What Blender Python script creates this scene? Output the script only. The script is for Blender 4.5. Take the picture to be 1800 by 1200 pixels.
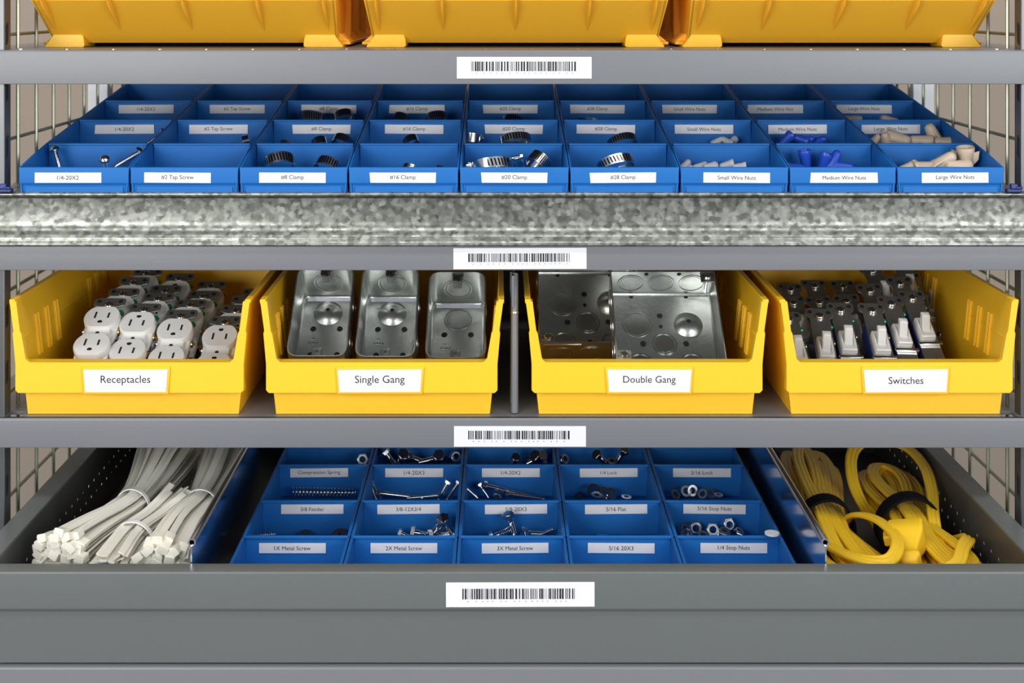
import bpy, bmesh, math, random
from mathutils import Vector, Matrix, Euler
from math import sin, cos, pi, radians as R
random.seed(7)
for o in list(bpy.data.objects): bpy.data.objects.remove(o, do_unlink=True)
scn = bpy.context.scene
COL = scn.collection

# ---------- measure: one unit is half a millimetre; x to the right, y away from the viewer, z up
U = 0.0005
D = 2470.0            # camera distance from the shelf fronts, units
CX = 878.0            # x of the optical axis
CH = 2800.0           # camera height above the room floor, units
def W(X, dep, H):     # X across, dep behind the shelf fronts, H below camera height -> world metres
    return Vector(((X - CX) * U, dep * U, (CH - H) * U))
def sc(dep): return D / (D + dep)
def XX(x, dep): return CX + (x - CX) / sc(dep)

# ---------- camera, world, lights, exposure
cam = bpy.data.cameras.new('camera')
cam.sensor_width = 36; cam.lens = 36 * D / 1800
cam.shift_x = (900 - CX) / 1800; cam.shift_y = -600 / 1800
cam.clip_start = 0.05; cam.clip_end = 60
cam.dof.use_dof = True; cam.dof.focus_distance = D * U + 0.03; cam.dof.aperture_fstop = 11
co = bpy.data.objects.new('camera', cam); COL.objects.link(co)
co.location = (0, -D * U, CH * U); co.rotation_euler = (R(90), 0, 0)
scn.camera = co
wd = bpy.data.worlds.new('world'); scn.world = wd; wd.use_nodes = True
bg = wd.node_tree.nodes['Background']; bg.inputs[0].default_value = (0.86, 0.90, 1, 1); bg.inputs[1].default_value = 0.30
def area(name, loc, target, sx, sy, power, col=(1, 1, 1)):
    l = bpy.data.lights.new(name, 'AREA'); l.shape = 'RECTANGLE'; l.size = sx; l.size_y = sy
    l.energy = power; l.color = col
    o = bpy.data.objects.new(name, l); COL.objects.link(o); o.location = loc
    o.rotation_euler = (Vector(target) - Vector(loc)).to_track_quat('-Z', 'Y').to_euler()
    return o
area('softbox_left', (-1.15, -2.1, 1.60), (0, 0, 1.1), 1.3, 1.2, 33, (1, .985, .96))
area('softbox_right', (1.3, -2.1, 1.58), (0, 0, 1.1), 1.3, 1.2, 28, (.97, .985, 1))
area('ceiling_strip_light', (0, -0.95, 2.78), (0, -0.75, 1.2), 2.6, 0.4, 20, (1, .99, .97))
area('room_light', (0, 0.9, 2.7), (0, 1.1, 0), 2.5, 0.6, 22, (1, .97, .92))
scn.view_settings.view_transform = 'Standard'; scn.view_settings.look = 'None'
scn.view_settings.gamma = 1; scn.view_settings.use_curve_mapping = False
scn.view_settings.exposure = 0.2

# ---------- materials
def mat(name, col, rough=.5, metal=0., noise=0., nscale=60., bump=0., bscale=300., spec=.5, coat=0., sss=0., trans=0.):
    m = bpy.data.materials.new(name); m.use_nodes = True
    nt = m.node_tree; b = nt.nodes['Principled BSDF']
    b.inputs['Base Color'].default_value = (*col, 1); b.inputs['Roughness'].default_value = rough
    b.inputs['Metallic'].default_value = metal; b.inputs['Specular IOR Level'].default_value = spec
    if coat: b.inputs['Coat Weight'].default_value = coat; b.inputs['Coat Roughness'].default_value = .15
    if sss:
        b.inputs['Subsurface Weight'].default_value = sss; b.inputs['Subsurface Radius'].default_value = (.006, .005, .003)
    if trans: b.inputs['Transmission Weight'].default_value = trans
    tc = nt.nodes.new('ShaderNodeTexCoord')
    if noise:
        n = nt.nodes.new('ShaderNodeTexNoise'); n.inputs['Scale'].default_value = nscale; n.inputs['Detail'].default_value = 4
        mx = nt.nodes.new('ShaderNodeMix'); mx.data_type = 'RGBA'
        mx.inputs[6].default_value = tuple(c * (1 - noise) for c in col) + (1,)
        mx.inputs[7].default_value = tuple(min(1, c * (1 + noise)) for c in col) + (1,)
        nt.links.new(tc.outputs['Object'], n.inputs['Vector']); nt.links.new(n.outputs['Fac'], mx.inputs[0])
        nt.links.new(mx.outputs[2], b.inputs['Base Color'])
    if bump:
        n = nt.nodes.new('ShaderNodeTexNoise'); n.inputs['Scale'].default_value = bscale
        bp = nt.nodes.new('ShaderNodeBump'); bp.inputs['Strength'].default_value = bump; bp.inputs['Distance'].default_value = .0005
        nt.links.new(tc.outputs['Object'], n.inputs['Vector']); nt.links.new(n.outputs['Fac'], bp.inputs['Height'])
        nt.links.new(bp.outputs['Normal'], b.inputs['Normal'])
    return m
M = {}
M['grey'] = mat('grey_powder_coat', (.165, .172, .185), .36, 0, .04, 8, .12, 900)
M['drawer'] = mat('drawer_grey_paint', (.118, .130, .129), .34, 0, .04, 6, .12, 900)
M['dark'] = mat('dark_slot', (.01, .01, .012), .7)
M['blue'] = mat('blue_plastic', (.014, .142, .45), .48, 0, .04, 12,   .1, 500, spec=.2)
M['yellow'] = mat('yellow_plastic', (.95, .55, .018), .38, 0, .02, 14, .1, 500, sss=.12)
M['amber'] = mat('amber_yellow_plastic', (.96, .50, .03), .34, 0, .03, 14, .1, 500, sss=.12)
M['card'] = mat('white_label_paper', (.74, .74, .77), .6)
M['ink'] = mat('black_ink', (.006, .006, .008), .6)
M['white'] = mat('white_nylon', (.80, .80, .78), .32, coat=.2)
M['ivory'] = mat('natural_nylon', (.80, .78, .69), .34, 0, .03, 40, sss=.5)
M['zinc'] = mat('zinc_steel', (.55, .56, .54), .32, .92, .18, 160, .2, 500)
M['boxzinc'] = mat('box_galvanised_steel', (.50, .52, .50), .30, .94, .16, 70, .25, 240)
M['chrome'] = mat('bright_steel', (.72, .73, .74), .16, 1, .1, 200)
M['darkzinc'] = mat('dull_steel', (.36, .36, .35), .34, 1, .2, 160)
M['brass'] = mat('brass', (.75, .50, .16), .25, 1)
M['green'] = mat('green_screw_metal', (.02, .38, .17), .3, .6)
M['black'] = mat('black_fabric', (.006, .006, .007), .95, 0, .3, 400, .6, 900, spec=.15)
M['blacknyl'] = mat('black_phenolic', (.03, .03, .035), .4)
M['navynyl'] = mat('navy_switch_plastic', (.012, .03, .16), .35)
M['cord'] = mat('yellow_cord_jacket', (.83, .52, .02), .42, 0, .08, 60)
M['tan'] = mat('tan_plastic', (.62, .50, .38), .42, 0, .06, 150)
M['greyplast'] = mat('grey_plastic', (.52, .52, .54), .42)
M['bluenut'] = mat('deep_blue_plastic', (.02, .08, .50), .3)
M['olive'] = mat('mesh_steel', (.35, .36, .27), .36, .75, .15, 60)
M['wall'] = mat('beige_wall_paint', (.40, .335, .27), .8, 0, .05, 2)
M['floor'] = mat('concrete', (.28, .27, .26), .75, 0, .15, 3)
M['whitepaint'] = mat('white_paint', (.75, .77, .78), .5)
M['post'] = mat('post_grey_paint', (.13, .135, .14), .3, .6, .1, 20)
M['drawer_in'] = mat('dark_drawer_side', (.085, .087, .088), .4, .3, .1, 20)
M['mirror'] = mat('polished_zinc_sheet', (.62, .64, .66), .14, 1, .08, 30)
def galv(name, c0, c1, rough):
    m = bpy.data.materials.new(name); m.use_nodes = True; nt = m.node_tree; b = nt.nodes['Principled BSDF']
    tc = nt.nodes.new('ShaderNodeTexCoord')
    nz = nt.nodes.new('ShaderNodeTexNoise'); nz.inputs['Scale'].default_value = 260; nz.inputs['Detail'].default_value = 3
    add = nt.nodes.new('ShaderNodeVectorMath'); add.operation = 'MULTIPLY_ADD'
    add.inputs[1].default_value = (.006, .006, .006)
    nt.links.new(nz.outputs['Color'], add.inputs[0]); nt.links.new(tc.outputs['Object'], add.inputs[2])
    v = nt.nodes.new('ShaderNodeTexVoronoi'); v.inputs['Scale'].default_value = 250
    nt.links.new(add.outputs[0], v.inputs['Vector'])
    n2 = nt.nodes.new('ShaderNodeTexNoise'); n2.inputs['Scale'].default_value = 80; n2.inputs['Detail'].default_value = 8; n2.inputs['Roughness'].default_value = .75
    nt.links.new(tc.outputs['Object'], n2.inputs['Vector'])
    sep = nt.nodes.new('ShaderNodeSeparateColor'); nt.links.new(v.outputs['Color'], sep.inputs[0])
    ma = nt.nodes.new('ShaderNodeMath'); ma.operation = 'MULTIPLY'; nt.links.new(sep.outputs[0], ma.inputs[0]); nt.links.new(n2.outputs['Fac'], ma.inputs[1])
    mb_ = nt.nodes.new('ShaderNodeMath'); mb_.operation = 'MULTIPLY_ADD'; mb_.inputs[1].default_value = 1.1; mb_.inputs[2].default_value = .12
    nt.links.new(ma.outputs[0], mb_.inputs[0])
    r = nt.nodes.new('ShaderNodeValToRGB'); r.color_ramp.elements[0].color = (*c0, 1); r.color_ramp.elements[1].color = (*c1, 1)
    r.color_ramp.elements[0].position = .1; r.color_ramp.elements[1].position = .8
    nt.links.new(mb_.outputs[0], r.inputs[0]); nt.links.new(r.outputs[0], b.inputs['Base Color'])
    b.inputs['Metallic'].default_value = .85
    mr = nt.nodes.new('ShaderNodeMapRange'); mr.inputs[3].default_value = rough - .1; mr.inputs[4].default_value = rough + .14
    nt.links.new(sep.outputs[1], mr.inputs[0]); nt.links.new(mr.outputs[0], b.inputs['Roughness'])
    bp = nt.nodes.new('ShaderNodeBump'); bp.inputs['Strength'].default_value = .35; bp.inputs['Distance'].default_value = .0004
    nt.links.new(n2.outputs['Fac'], bp.inputs['Height']); nt.links.new(bp.outputs['Normal'], b.inputs['Normal'])
    return m
M['galv'] = galv('galvanised_spangle', (.10, .105, .088), (.38, .39, .355), .33)

# ---------- mesh helper, everything in units
class MB:
    def __init__(s): s.v = []; s.f = []; s.T = Matrix()
    def t(s, M_): s.T = M_; return s
    def add(s, vs, fs):
        n = len(s.v); s.v += [s.T @ Vector(p) for p in vs]; s.f += [tuple(i + n for i in f) for f in fs]; return s
    def box(s, x0, x1, y0, y1, z0, z1):
        return s.add([(x0,y0,z0),(x1,y0,z0),(x1,y1,z0),(x0,y1,z0),(x0,y0,z1),(x1,y0,z1),(x1,y1,z1),(x0,y1,z1)],
                     [(0,3,2,1),(4,5,6,7),(0,1,5,4),(1,2,6,5),(2,3,7,6),(3,0,4,7)])
    def slab(s, pts, vec):
        n = len(pts); vec = Vector(vec)
        a = [Vector(p) for p in pts]; b = [p + vec for p in a]
        fs = [tuple(range(n)), tuple(range(2 * n - 1, n - 1, -1))]
        fs += [(i, i + n, (i + 1) % n + n, (i + 1) % n) for i in range(n)]
        return s.add(a + b, fs)
    def prism_x(s, prof, x0, x1): return s.slab([(x0, y, z) for y, z in prof], (x1 - x0, 0, 0))
    def rings(s, rs, closed=True, cap0=True, cap1=True):   # rs: list of point rings
        n = len(rs[0]); vs = [p for r in rs for p in r]; fs = []
        for k in range(len(rs) - 1):
            for i in range(n if closed else n - 1):
                j = (i + 1) % n; fs.append((k*n+i, k*n+j, (k+1)*n+j, (k+1)*n+i))
        if cap0: fs.append(tuple(range(n - 1, -1, -1)))
        if cap1: fs.append(tuple(range((len(rs)-1)*n, len(rs)*n)))
        return s.add(vs, fs)
    def lathe(s, prof, n=16, c=(0,0), cap=True):           # prof: (r,z) around the z axis
        return s.rings([[(c[0]+r*cos(2*pi*i/n), c[1]+r*sin(2*pi*i/n), z) for i in range(n)] for r, z in prof], True, cap, cap)
    def cyl(s, x, y, z0, z1, r, n=16): return s.lathe([(r, z0), (r, z1)], n, (x, y))
    def loop_lathe(s, prof, n=24):                          # closed profile around z: a ring shaped solid
        p = list(prof) + [prof[0]]
        return s.rings([[(r*cos(2*pi*i/n), r*sin(2*pi*i/n), z) for i in range(n)] for r, z in p], True, False, False)
    def sweep(s, path, prof, up=(0,0,1), closed=False, scale=None):    # prof: (side, up) offsets
        path = [Vector(p) for p in path]; rs = []; N = len(path); up = Vector(up); last = None
        for i, p in enumerate(path):
            a = path[max(i-1, 0)]; b = path[min(i+1, N-1)]
            t = (b - a).normalized(); u = up if not callable(up) else up
            sd = t.cross(u)
            if sd.length < .15 and last: sd = last
            sd = sd.normalized()
            if last and sd.dot(last) < 0: sd = -sd
            last = sd; nn = sd.cross(t).normalized(); k = scale[i] if scale else 1
            rs.append([p + sd*a_*k + nn*b_*k for a_, b_ in prof])
        return s.rings(rs, True, True, True)
    def tube(s, path, r, n=8, up=(0,0,1)):
        return s.sweep(path, [(r*cos(2*pi*i/n), r*sin(2*pi*i/n)) for i in range(n)], up)
    def build(s, name, m, parent=None, loc=None, bevel=0, smooth=35, seg=2):
        me = bpy.data.meshes.new(name); me.from_pydata([p * U for p in s.v], [], s.f)
        bm = bmesh.new(); bm.from_mesh(me); bmesh.ops.recalc_face_normals(bm, faces=bm.faces); bm.to_mesh(me); bm.free()
        me.materials.append(m)
        for p in me.polygons: p.use_smooth = True
        me.set_sharp_from_angle(angle=R(smooth))
        o = bpy.data.objects.new(name, me); COL.objects.link(o)
        if parent: o.parent = parent
        if loc is not None: o.location = loc
        if bevel:
            b = o.modifiers.new('bevel', 'BEVEL'); b.width = bevel * U; b.segments = seg; b.limit_method = 'ANGLE'; b.angle_limit = R(40); b.harden_normals = False
        return o
def tag(o, label, cat, group=None, kind=None):
    o['label'] = label; o['category'] = cat
    if group: o['group'] = group
    if kind: o['kind'] = kind
    return o
def thing(name, loc, rot=(0,0,0), label=None, cat=None, group=None):
    o = bpy.data.objects.new(name, None); o.empty_display_size = .01; COL.objects.link(o)
    o.location = loc; o.rotation_euler = rot
    if label: tag(o, label, cat, group)
    return o
def dup(root, loc, rot=(0,0,0), label=None, group=None, scale=1.0, first=[]):
    kids = {}
    if root.name not in first:
        first.append(root.name); r = root                       # the first use moves the prototype itself
    else:
        r = root.copy(); COL.objects.link(r)
        for ch in root.children:
            c = ch.copy(); COL.objects.link(c); c.parent = r
            for g in ch.children:
                d = g.copy(); COL.objects.link(d); d.parent = c
    r.location = loc; r.rotation_mode = 'XYZ'
    if isinstance(rot, Matrix): r.rotation_euler = rot.to_euler()
    else: r.rotation_euler = rot
    r.scale = (scale,) * 3
    if label: r['label'] = label
    if group: r['group'] = group
    return r
def fillet(pts, rad, seg=4):           # rounds the corners of a closed 2D outline; rad: number or list
    out = []; n = len(pts)
    for i, p in enumerate(pts):
        r = rad[i] if isinstance(rad, (list, tuple)) else rad
        a = Vector(pts[i-1]); b = Vector(p); c = Vector(pts[(i+1) % n])
        if r <= 0: out.append(tuple(b)); continue
        u = (a - b); v = (c - b); lu = u.length; lv = v.length; u.normalize(); v.normalize()
        d = min(r, lu*.49, lv*.49)
        for k in range(seg + 1):
            t = k / seg; p0 = b + u*d; p2 = b + v*d
            q = p0*(1-t)**2 + b*2*t*(1-t) + p2*t*t; out.append((q.x, q.y))
    return out
def rrect(hx, hy, r, seg=4): return fillet([(-hx,-hy),(hx,-hy),(hx,hy),(-hx,hy)], r, seg)

# lettering turned into a mesh, facing the viewer (normal -y)
def lettering(txt, width, parent, loc, hgt=None, rot=0.):
    cu = bpy.data.curves.new('lettering', 'FONT'); cu.body = txt; cu.size = 1; cu.align_x = 'CENTER'; cu.align_y = 'CENTER'
    cu.resolution_u = 3
    tmp = bpy.data.objects.new('tmp', cu); COL.objects.link(tmp)
    dg = bpy.context.evaluated_depsgraph_get(); me = bpy.data.meshes.new_from_object(tmp.evaluated_get(dg))
    bpy.data.objects.remove(tmp, do_unlink=True); bpy.data.curves.remove(cu)
    xs = [v.co.x for v in me.vertices]; ys = [v.co.y for v in me.vertices]; w = max(xs) - min(xs); cx_ = (max(xs)+min(xs))/2; cy_ = (max(ys)+min(ys))/2
    k = width / w; ky = k if hgt is None else hgt / (max(ys) - min(ys))
    for v in me.vertices: v.co = Vector(((v.co.x - cx_)*k*U, 0, (v.co.y - cy_)*ky*U))
    me.name = 'lettering'; me.materials.clear(); me.materials.append(M['ink'])
    o = bpy.data.objects.new('lettering', me); COL.objects.link(o); o.parent = parent; o.location = loc
    return o
def card(parent, x, y, z, w, h, txt=None, tw=None, skew=0., tilt=0.):   # label card facing the viewer, local units of its parent
    mb = MB(); mb.slab([(-w/2+skew, 0, -h/2), (w/2-skew*.5, 0, -h/2), (w/2, 0, h/2), (-w/2, 0, h/2)], (0, .6, 0))
    c = mb.build('label_card', M['card'], parent, (x*U, y*U, z*U)); c.rotation_euler = (0, tilt, 0)
    if txt: lettering(txt, tw, c, (0, -.25*U, 0))
    return c
def barcode(parent, x, y, z, w, h, bx0, bx1, bz0, bz1, seed, tilt=0.):
    mb = MB(); mb.box(-w/2, w/2, 0, 1, -h/2, h/2)
    c = mb.build('barcode_label', M['card'], parent, (x*U, y*U, z*U)); c.rotation_euler = (0, tilt, 0)
    rn = random.Random(seed); b = MB(); p = bx0
    while p < bx1 - 4:
        bw = rn.choice([.9, .9, 1.4, 2.2, 3.0]); b.box(p, p + bw, -.3, 0, bz0, bz1); p += bw + rn.choice([.9, 1.2, 1.6, 2.6])
    b.build('barcode_bars', M['ink'], c, (0, 0, 0))
    b = MB(); p = bx0 + 8
    while p < bx1 - 8: b.box(p, p + 1.6, -.3, 0, bz0 - 4, bz0 - 3); p += rn.choice([8, 10, 13])
    b.build('barcode_digits', M['ink'], c, (0, 0, 0))
    return c
def struct(o): o['kind'] = 'structure'; return o

# ================= ROOM
mb = MB(); mb.box(-5000, 5000, -4200, 2500, -40, 0); struct(mb.build('floor', M['floor']))
mb = MB(); mb.box(-5000, 5000, 2500, 2560, 0, 5800); struct(mb.build('wall_back', M['wall']))
mb = MB(); mb.box(-5000, 5000, 0, 2500, 5800, 5860); struct(mb.build('ceiling', M['whitepaint']))

# ================= UPRIGHT POSTS AND MESH SIDES
def post(x0, x1, y0, y1, m, label, slots=True, inner=1):
    t = thing('upright_post', (((x0+x1)/2)*U, ((y0+y1)/2)*U, 0), label=label, cat='shelf post', group='upright posts of the storage rack')
    hx = (x1-x0)/2; hy = (y1-y0)/2
    mb = MB(); mb.box(-hx, hx, -hy, hy, 0, 3150); mb.build('column', m, t, bevel=2)
    mb = MB(); mb.box(-hx-12, hx+12, -hy-8, hy+8, 0, 10); mb.build('foot_plate', m, t, bevel=1)
    if slots:
        e = hx * inner
        for k in range(12):
            z = CH - 1180 + k * 100; mb = MB()
            mb.slab([(e, -hy*.55, z), (e, -hy*.05, z+6), (e, -hy*.05, z+40), (e, -hy*.55, z+34)], (1.2*inner, 0, 0))
            mb.build('keyhole_slot', M['dark'], t)
    return t
post(-70-CX, 4-CX, 12, 44, M['post'], 'grey slotted upright post at the left edge, in front', True, 1)
post(1799-CX, 1874-CX, 12, 44, M['post'], 'grey slotted upright post at the right edge, in front', True, -1)
post(-48-CX, -3-CX, 690, 735, M['whitepaint'], 'white rear upright post behind the left wire mesh', False)
post(1808-CX, 1856-CX, 690, 735, M['whitepaint'], 'white rear upright post behind the right wire mesh', False)
def mesh_panel(X, side, label):
    mb = MB(); x = X - CX
    k = 0; y = 89
    while y < 800:
        mb.tube([(x, y, CH-1350), (x, y, CH+330)], 3.4, 6, up=(1, 0, 0)); y += 101.5
    for H in (62, 250, 430, 522, 705, 892, 1080, 1270, -130, -300):
        mb.tube([(x + side*5, 40, CH-H), (x + side*5, 800, CH-H)], 3.4, 6)
    o = mb.build('wire_mesh_panel', M['olive'])
    tag(o, label, 'wire mesh', 'wire mesh side panels')
mesh_panel(1, -1, 'olive welded wire mesh closing the left side of the rack')
mesh_panel(1803, 1, 'olive welded wire mesh closing the right side of the rack')

# ================= SHELVES
def shelf(name, Ht, Hb, label, slots=(), dots=None, back=0, bc=None, x0=-75, x1=1880, depth=815):
    t = thing(name, W(0, 0, Hb) + Vector((CX*U, 0, 0)), label=label, cat='shelf')     # origin at lip bottom, x=0 on the optical axis
    h = Hb - Ht
    prof = fillet([(0, 0), (0, h), (9, h), (9, 5), (26, 5), (26, 0)], [1.5, 4, 0, 0, 0, 1], 4)
    mb = MB(); mb.prism_x(prof, x0-CX, x1-CX); mb.build('front_lip', M['grey'], t, smooth=50)
    mb = MB(); cuts = sorted(slots)
    # deck as strips, leaving real rectangular openings near the corners
    ya, yb = 10, 42
    mb.box(x0-CX, x1-CX, 4, ya, h-6, h); mb.box(x0-CX, x1-CX, yb, depth, h-6, h)
    last = x0 - CX
    for (a, b) in cuts: mb.box(last, a-CX, ya, yb, h-6, h); last = b - CX
    mb.box(last, x1-CX, ya, yb, h-6, h)
    mb.build('deck', M['grey'], t)
    if back:
        mb = MB(); mb.box(x0-CX+80, x1-CX-90, depth-8, depth, h, h+back); mb.build('back_panel', M['grey'], t, bevel=1)
    if dots:
        x = dots
        while x < 1850:
            mb = MB(); mb.lathe([(5, 0), (5, 1.0), (3.5, 1.8)], 10); mb.build('rivet', M['chrome'], t, ((x-CX)*U, 26*U, h*U)); x += 82.5
    if bc: barcode(t, bc[0]-CX, -1.1, Hb-bc[1], bc[2], bc[3], *bc[4:])
    return t
SB = (-92, 92, 2, 17)
shelf('steel_shelf', 88, 148, 'grey steel shelf at the top, carrying three large amber hopper bins', dots=28,
      bc=(921.5, 119, 237, 38, -93, 93, -6, 11, 3))
shelf('steel_shelf', 431, 475, 'grey steel shelf just under the speckled galvanised tray', bc=(914, 454, 234, 37, -91, 91, -6, 9, 5, -.003))
shelf('steel_shelf', 735, 787, 'grey steel shelf carrying the four yellow parts bins', slots=((5, 33), (1768, 1793)), back=255,
      bc=(914, 766.5, 232, 36, -91, 91, -5, 10, 9))

# ================= GALVANISED TILTED TRAY
TILT = .1395
t = thing('galvanised_tray', W(0, 0, 431) + Vector((CX*U, 0, 0)), label='speckled galvanised steel tray tilted under the row of nine blue bins', cat='tray')
prof = [(22, 0), (-10, 0), (-10, 5), (-7, 9), (-7, 15), (-3, 20), (4, 27), (8, 36), (8, 82), (2, 84), (-2, 87), (-2, 91), (2, 94), (8, 94), (14, 94), (14, 0.5)]
prof = fillet(prof[:-2] + [(14, 94), (14, 4), (22, 4)], [0, 2, 2, 2, 3, 4, 5, 8, 1, 2, 2, 2, 2, 0, 0, 0, 0], 3)
mb = MB(); mb.prism_x(prof, -66-CX, 1870-CX); o = mb.build('front_channel', M['galv'], t, smooth=60)
o['label'] = 'spangled galvanised front channel'
mb = MB()
def trayz(y): return 431 - 342 + TILT*y
mb.slab([(-2-CX, 12, trayz(12)-4), (-2-CX, 770, trayz(770)-4), (-2-CX, 770, trayz(770)), (-2-CX, 12, trayz(12))], (1795, 0, 0))
mb.build('tray_floor', M['galv'], t)
for x in (0, 1780):
    mb = MB(); mb.slab([(x-CX, 14, 4), (x-CX, 770, 4), (x-CX, 770, trayz(770)-4), (x-CX, 14, trayz(14)-4)], (5, 0, 0))
    mb.build('side_bracket', M['galv'], t)
for sx in (8, 1780):
    mb = MB(); mb.box(-12, 14, -4, 10, 0, 6); mb.box(-6, 6, -6, 4, 6, 15); mb.box(2, 14, -8, -2, 6, 10)
    mb.build('locking_clip', M['navynyl'], t, ((sx-CX)*U, -4*U, 94*U), bevel=1.5)

# ================= BLUE BINS
COLS = [(32, '1/4-20X2', 38), (228, '#2 Tap Screw', 57), (420, '#8 Clamp', 40), (612, '#16 Clamp', 45), (807, '#20 Clamp', 45),
        (1001, '#28 Clamp', 44), (1195, 'Small Wire Nuts', 67), (1387, 'Medium Wire Nuts', 76), (1576, 'Large Wire Nuts', 67), (1766, '', 0)]
WD = [0, 146, 341, 524, 725]                       # depth of the cross walls
LC = [[119.5, 312, 514, 708, 904, 1095, 1295, 1484, 1679], None, [219, 384, 565, 728, 903, 1065, 1237.5, 1402, 1566],
      [257, 417, 578, 733, 897, 1050, 1212, 1363, 1519]]
def rimH(d): return 295 - 27*d/146 if d < 146 else 268 - TILT*(d-146)
def floorH(d): return 337 - TILT*d
for c in range(9):
    xa, txt, tw = COLS[c]; xb = COLS[c+1][0]; xm = (xa+xb)/2; hw = (xb-xa)/2 - .9
    words = ['screw label 1/4-20X2', 'tap screw label #2', 'clamp label #8', 'clamp label #16', 'clamp label #20', 'clamp label #28', 'small wire nut label', 'medium wire nut label', 'large wire nut label'][c]
    t = thing('blue_bin', W(xm, 0, 342), label='long blue divided bin on the galvanised tray, with %s' % words, cat='bin', group='blue bins on the tilted tray')
    Z = lambda H: 342 - H
    mb = MB()
    tp = 4.5
    # front wall: upper band with rolled rim, recessed foot band
    prof = fillet([(0, Z(322)), (0, Z(296)), (2, Z(294)), (8, Z(294)), (8, Z(340)), (5, Z(340)), (4, Z(325))], [2, 2, 2, 1, 0, 2, 1], 3)
    mb.prism_x([(y-1, z) for y, z in prof], -hw+1, hw-1)
    mb.prism_x([(1, Z(340.5)), (1, Z(329)), (4, Z(326)), (8, Z(326)), (8, Z(340.5))], -hw+11, hw-11)
    # floor
    mb.slab([(-hw+5, 3, Z(floorH(3))), (-hw+5, 725, Z(floorH(725))), (-hw+5, 725, Z(floorH(725))-3.2), (-hw+5, 3, Z(floorH(3))-3.2)], (2*hw-10, 0, 0))
    for s in (-1, 1):
        a = hw*s; b = (hw-4)*s; xo = tp*s
        pts = [(0, 340), (725, floorH(725)+3), (725, rimH(725)), (146, rimH(146)), (60, 283), (0, 295)]
        mb.slab([((hw - 5 + 5*max(0, min(1, 1-(H-rimH(d))/60)))*s, d, Z(H)) for d, H in pts], (-2.6*s, 0, 0))
        # rolled side rim
        mb.sweep([(a - 1*s, 1, Z(295)), (a - 1*s, 60, Z(283)), (a - 1*s, 146, Z(rimH(146))), (a - 1*s, 725, Z(rimH(725)))], [(-1.1, -2), (1.1, -2), (1.1, 1), (-1.1, 1)])
    mb.slab([(-hw+1, 721, Z(floorH(725))), (hw-1, 721, Z(floorH(725))), (hw-1, 721, Z(rimH(725))), (-hw+1, 721, Z(rimH(725)))], (0, 5, 0))
    mb.build('body', M['blue'], t, bevel=1.1, seg=2)
    for k in (1, 2, 3):
        d = WD[k]; mb = MB(); w2 = hw - 5
        mb.slab([(-w2, 0, Z(floorH(d)-1)), (w2, 0, Z(floorH(d)-1)), (w2, 0, Z(rimH(d)-1)), (-w2, 0, Z(rimH(d)-1))], (0, 3, 0))
        mb.box(-w2, w2, -2, 4, Z(rimH(d)+3), Z(rimH(d)-1.5))
        o = mb.build('divider', M['blue'], t, (0, d*U, 0), bevel=1.4)
        for v in o.data.vertices: pass
    rn = random.Random(c+31)
    for k in (0, 2, 3):
        d = WD[k] - (1.8 if k else 2.0); x = XX(LC[k][c], d) - xm; s = sc(d)
        top = {0: 8, 2: 8.5, 3: 8}[k]
        z = Z(rimH(WD[k]) + top + 9)
        tx = 'Medium Wire Nut' if (k == 3 and c == 7) else txt
        card(t, x, d, z, 117, 18, tx, tw, skew=rn.choice([0, 0, 1.5, -1.5]), tilt=rn.uniform(-.008, .008))

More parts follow.
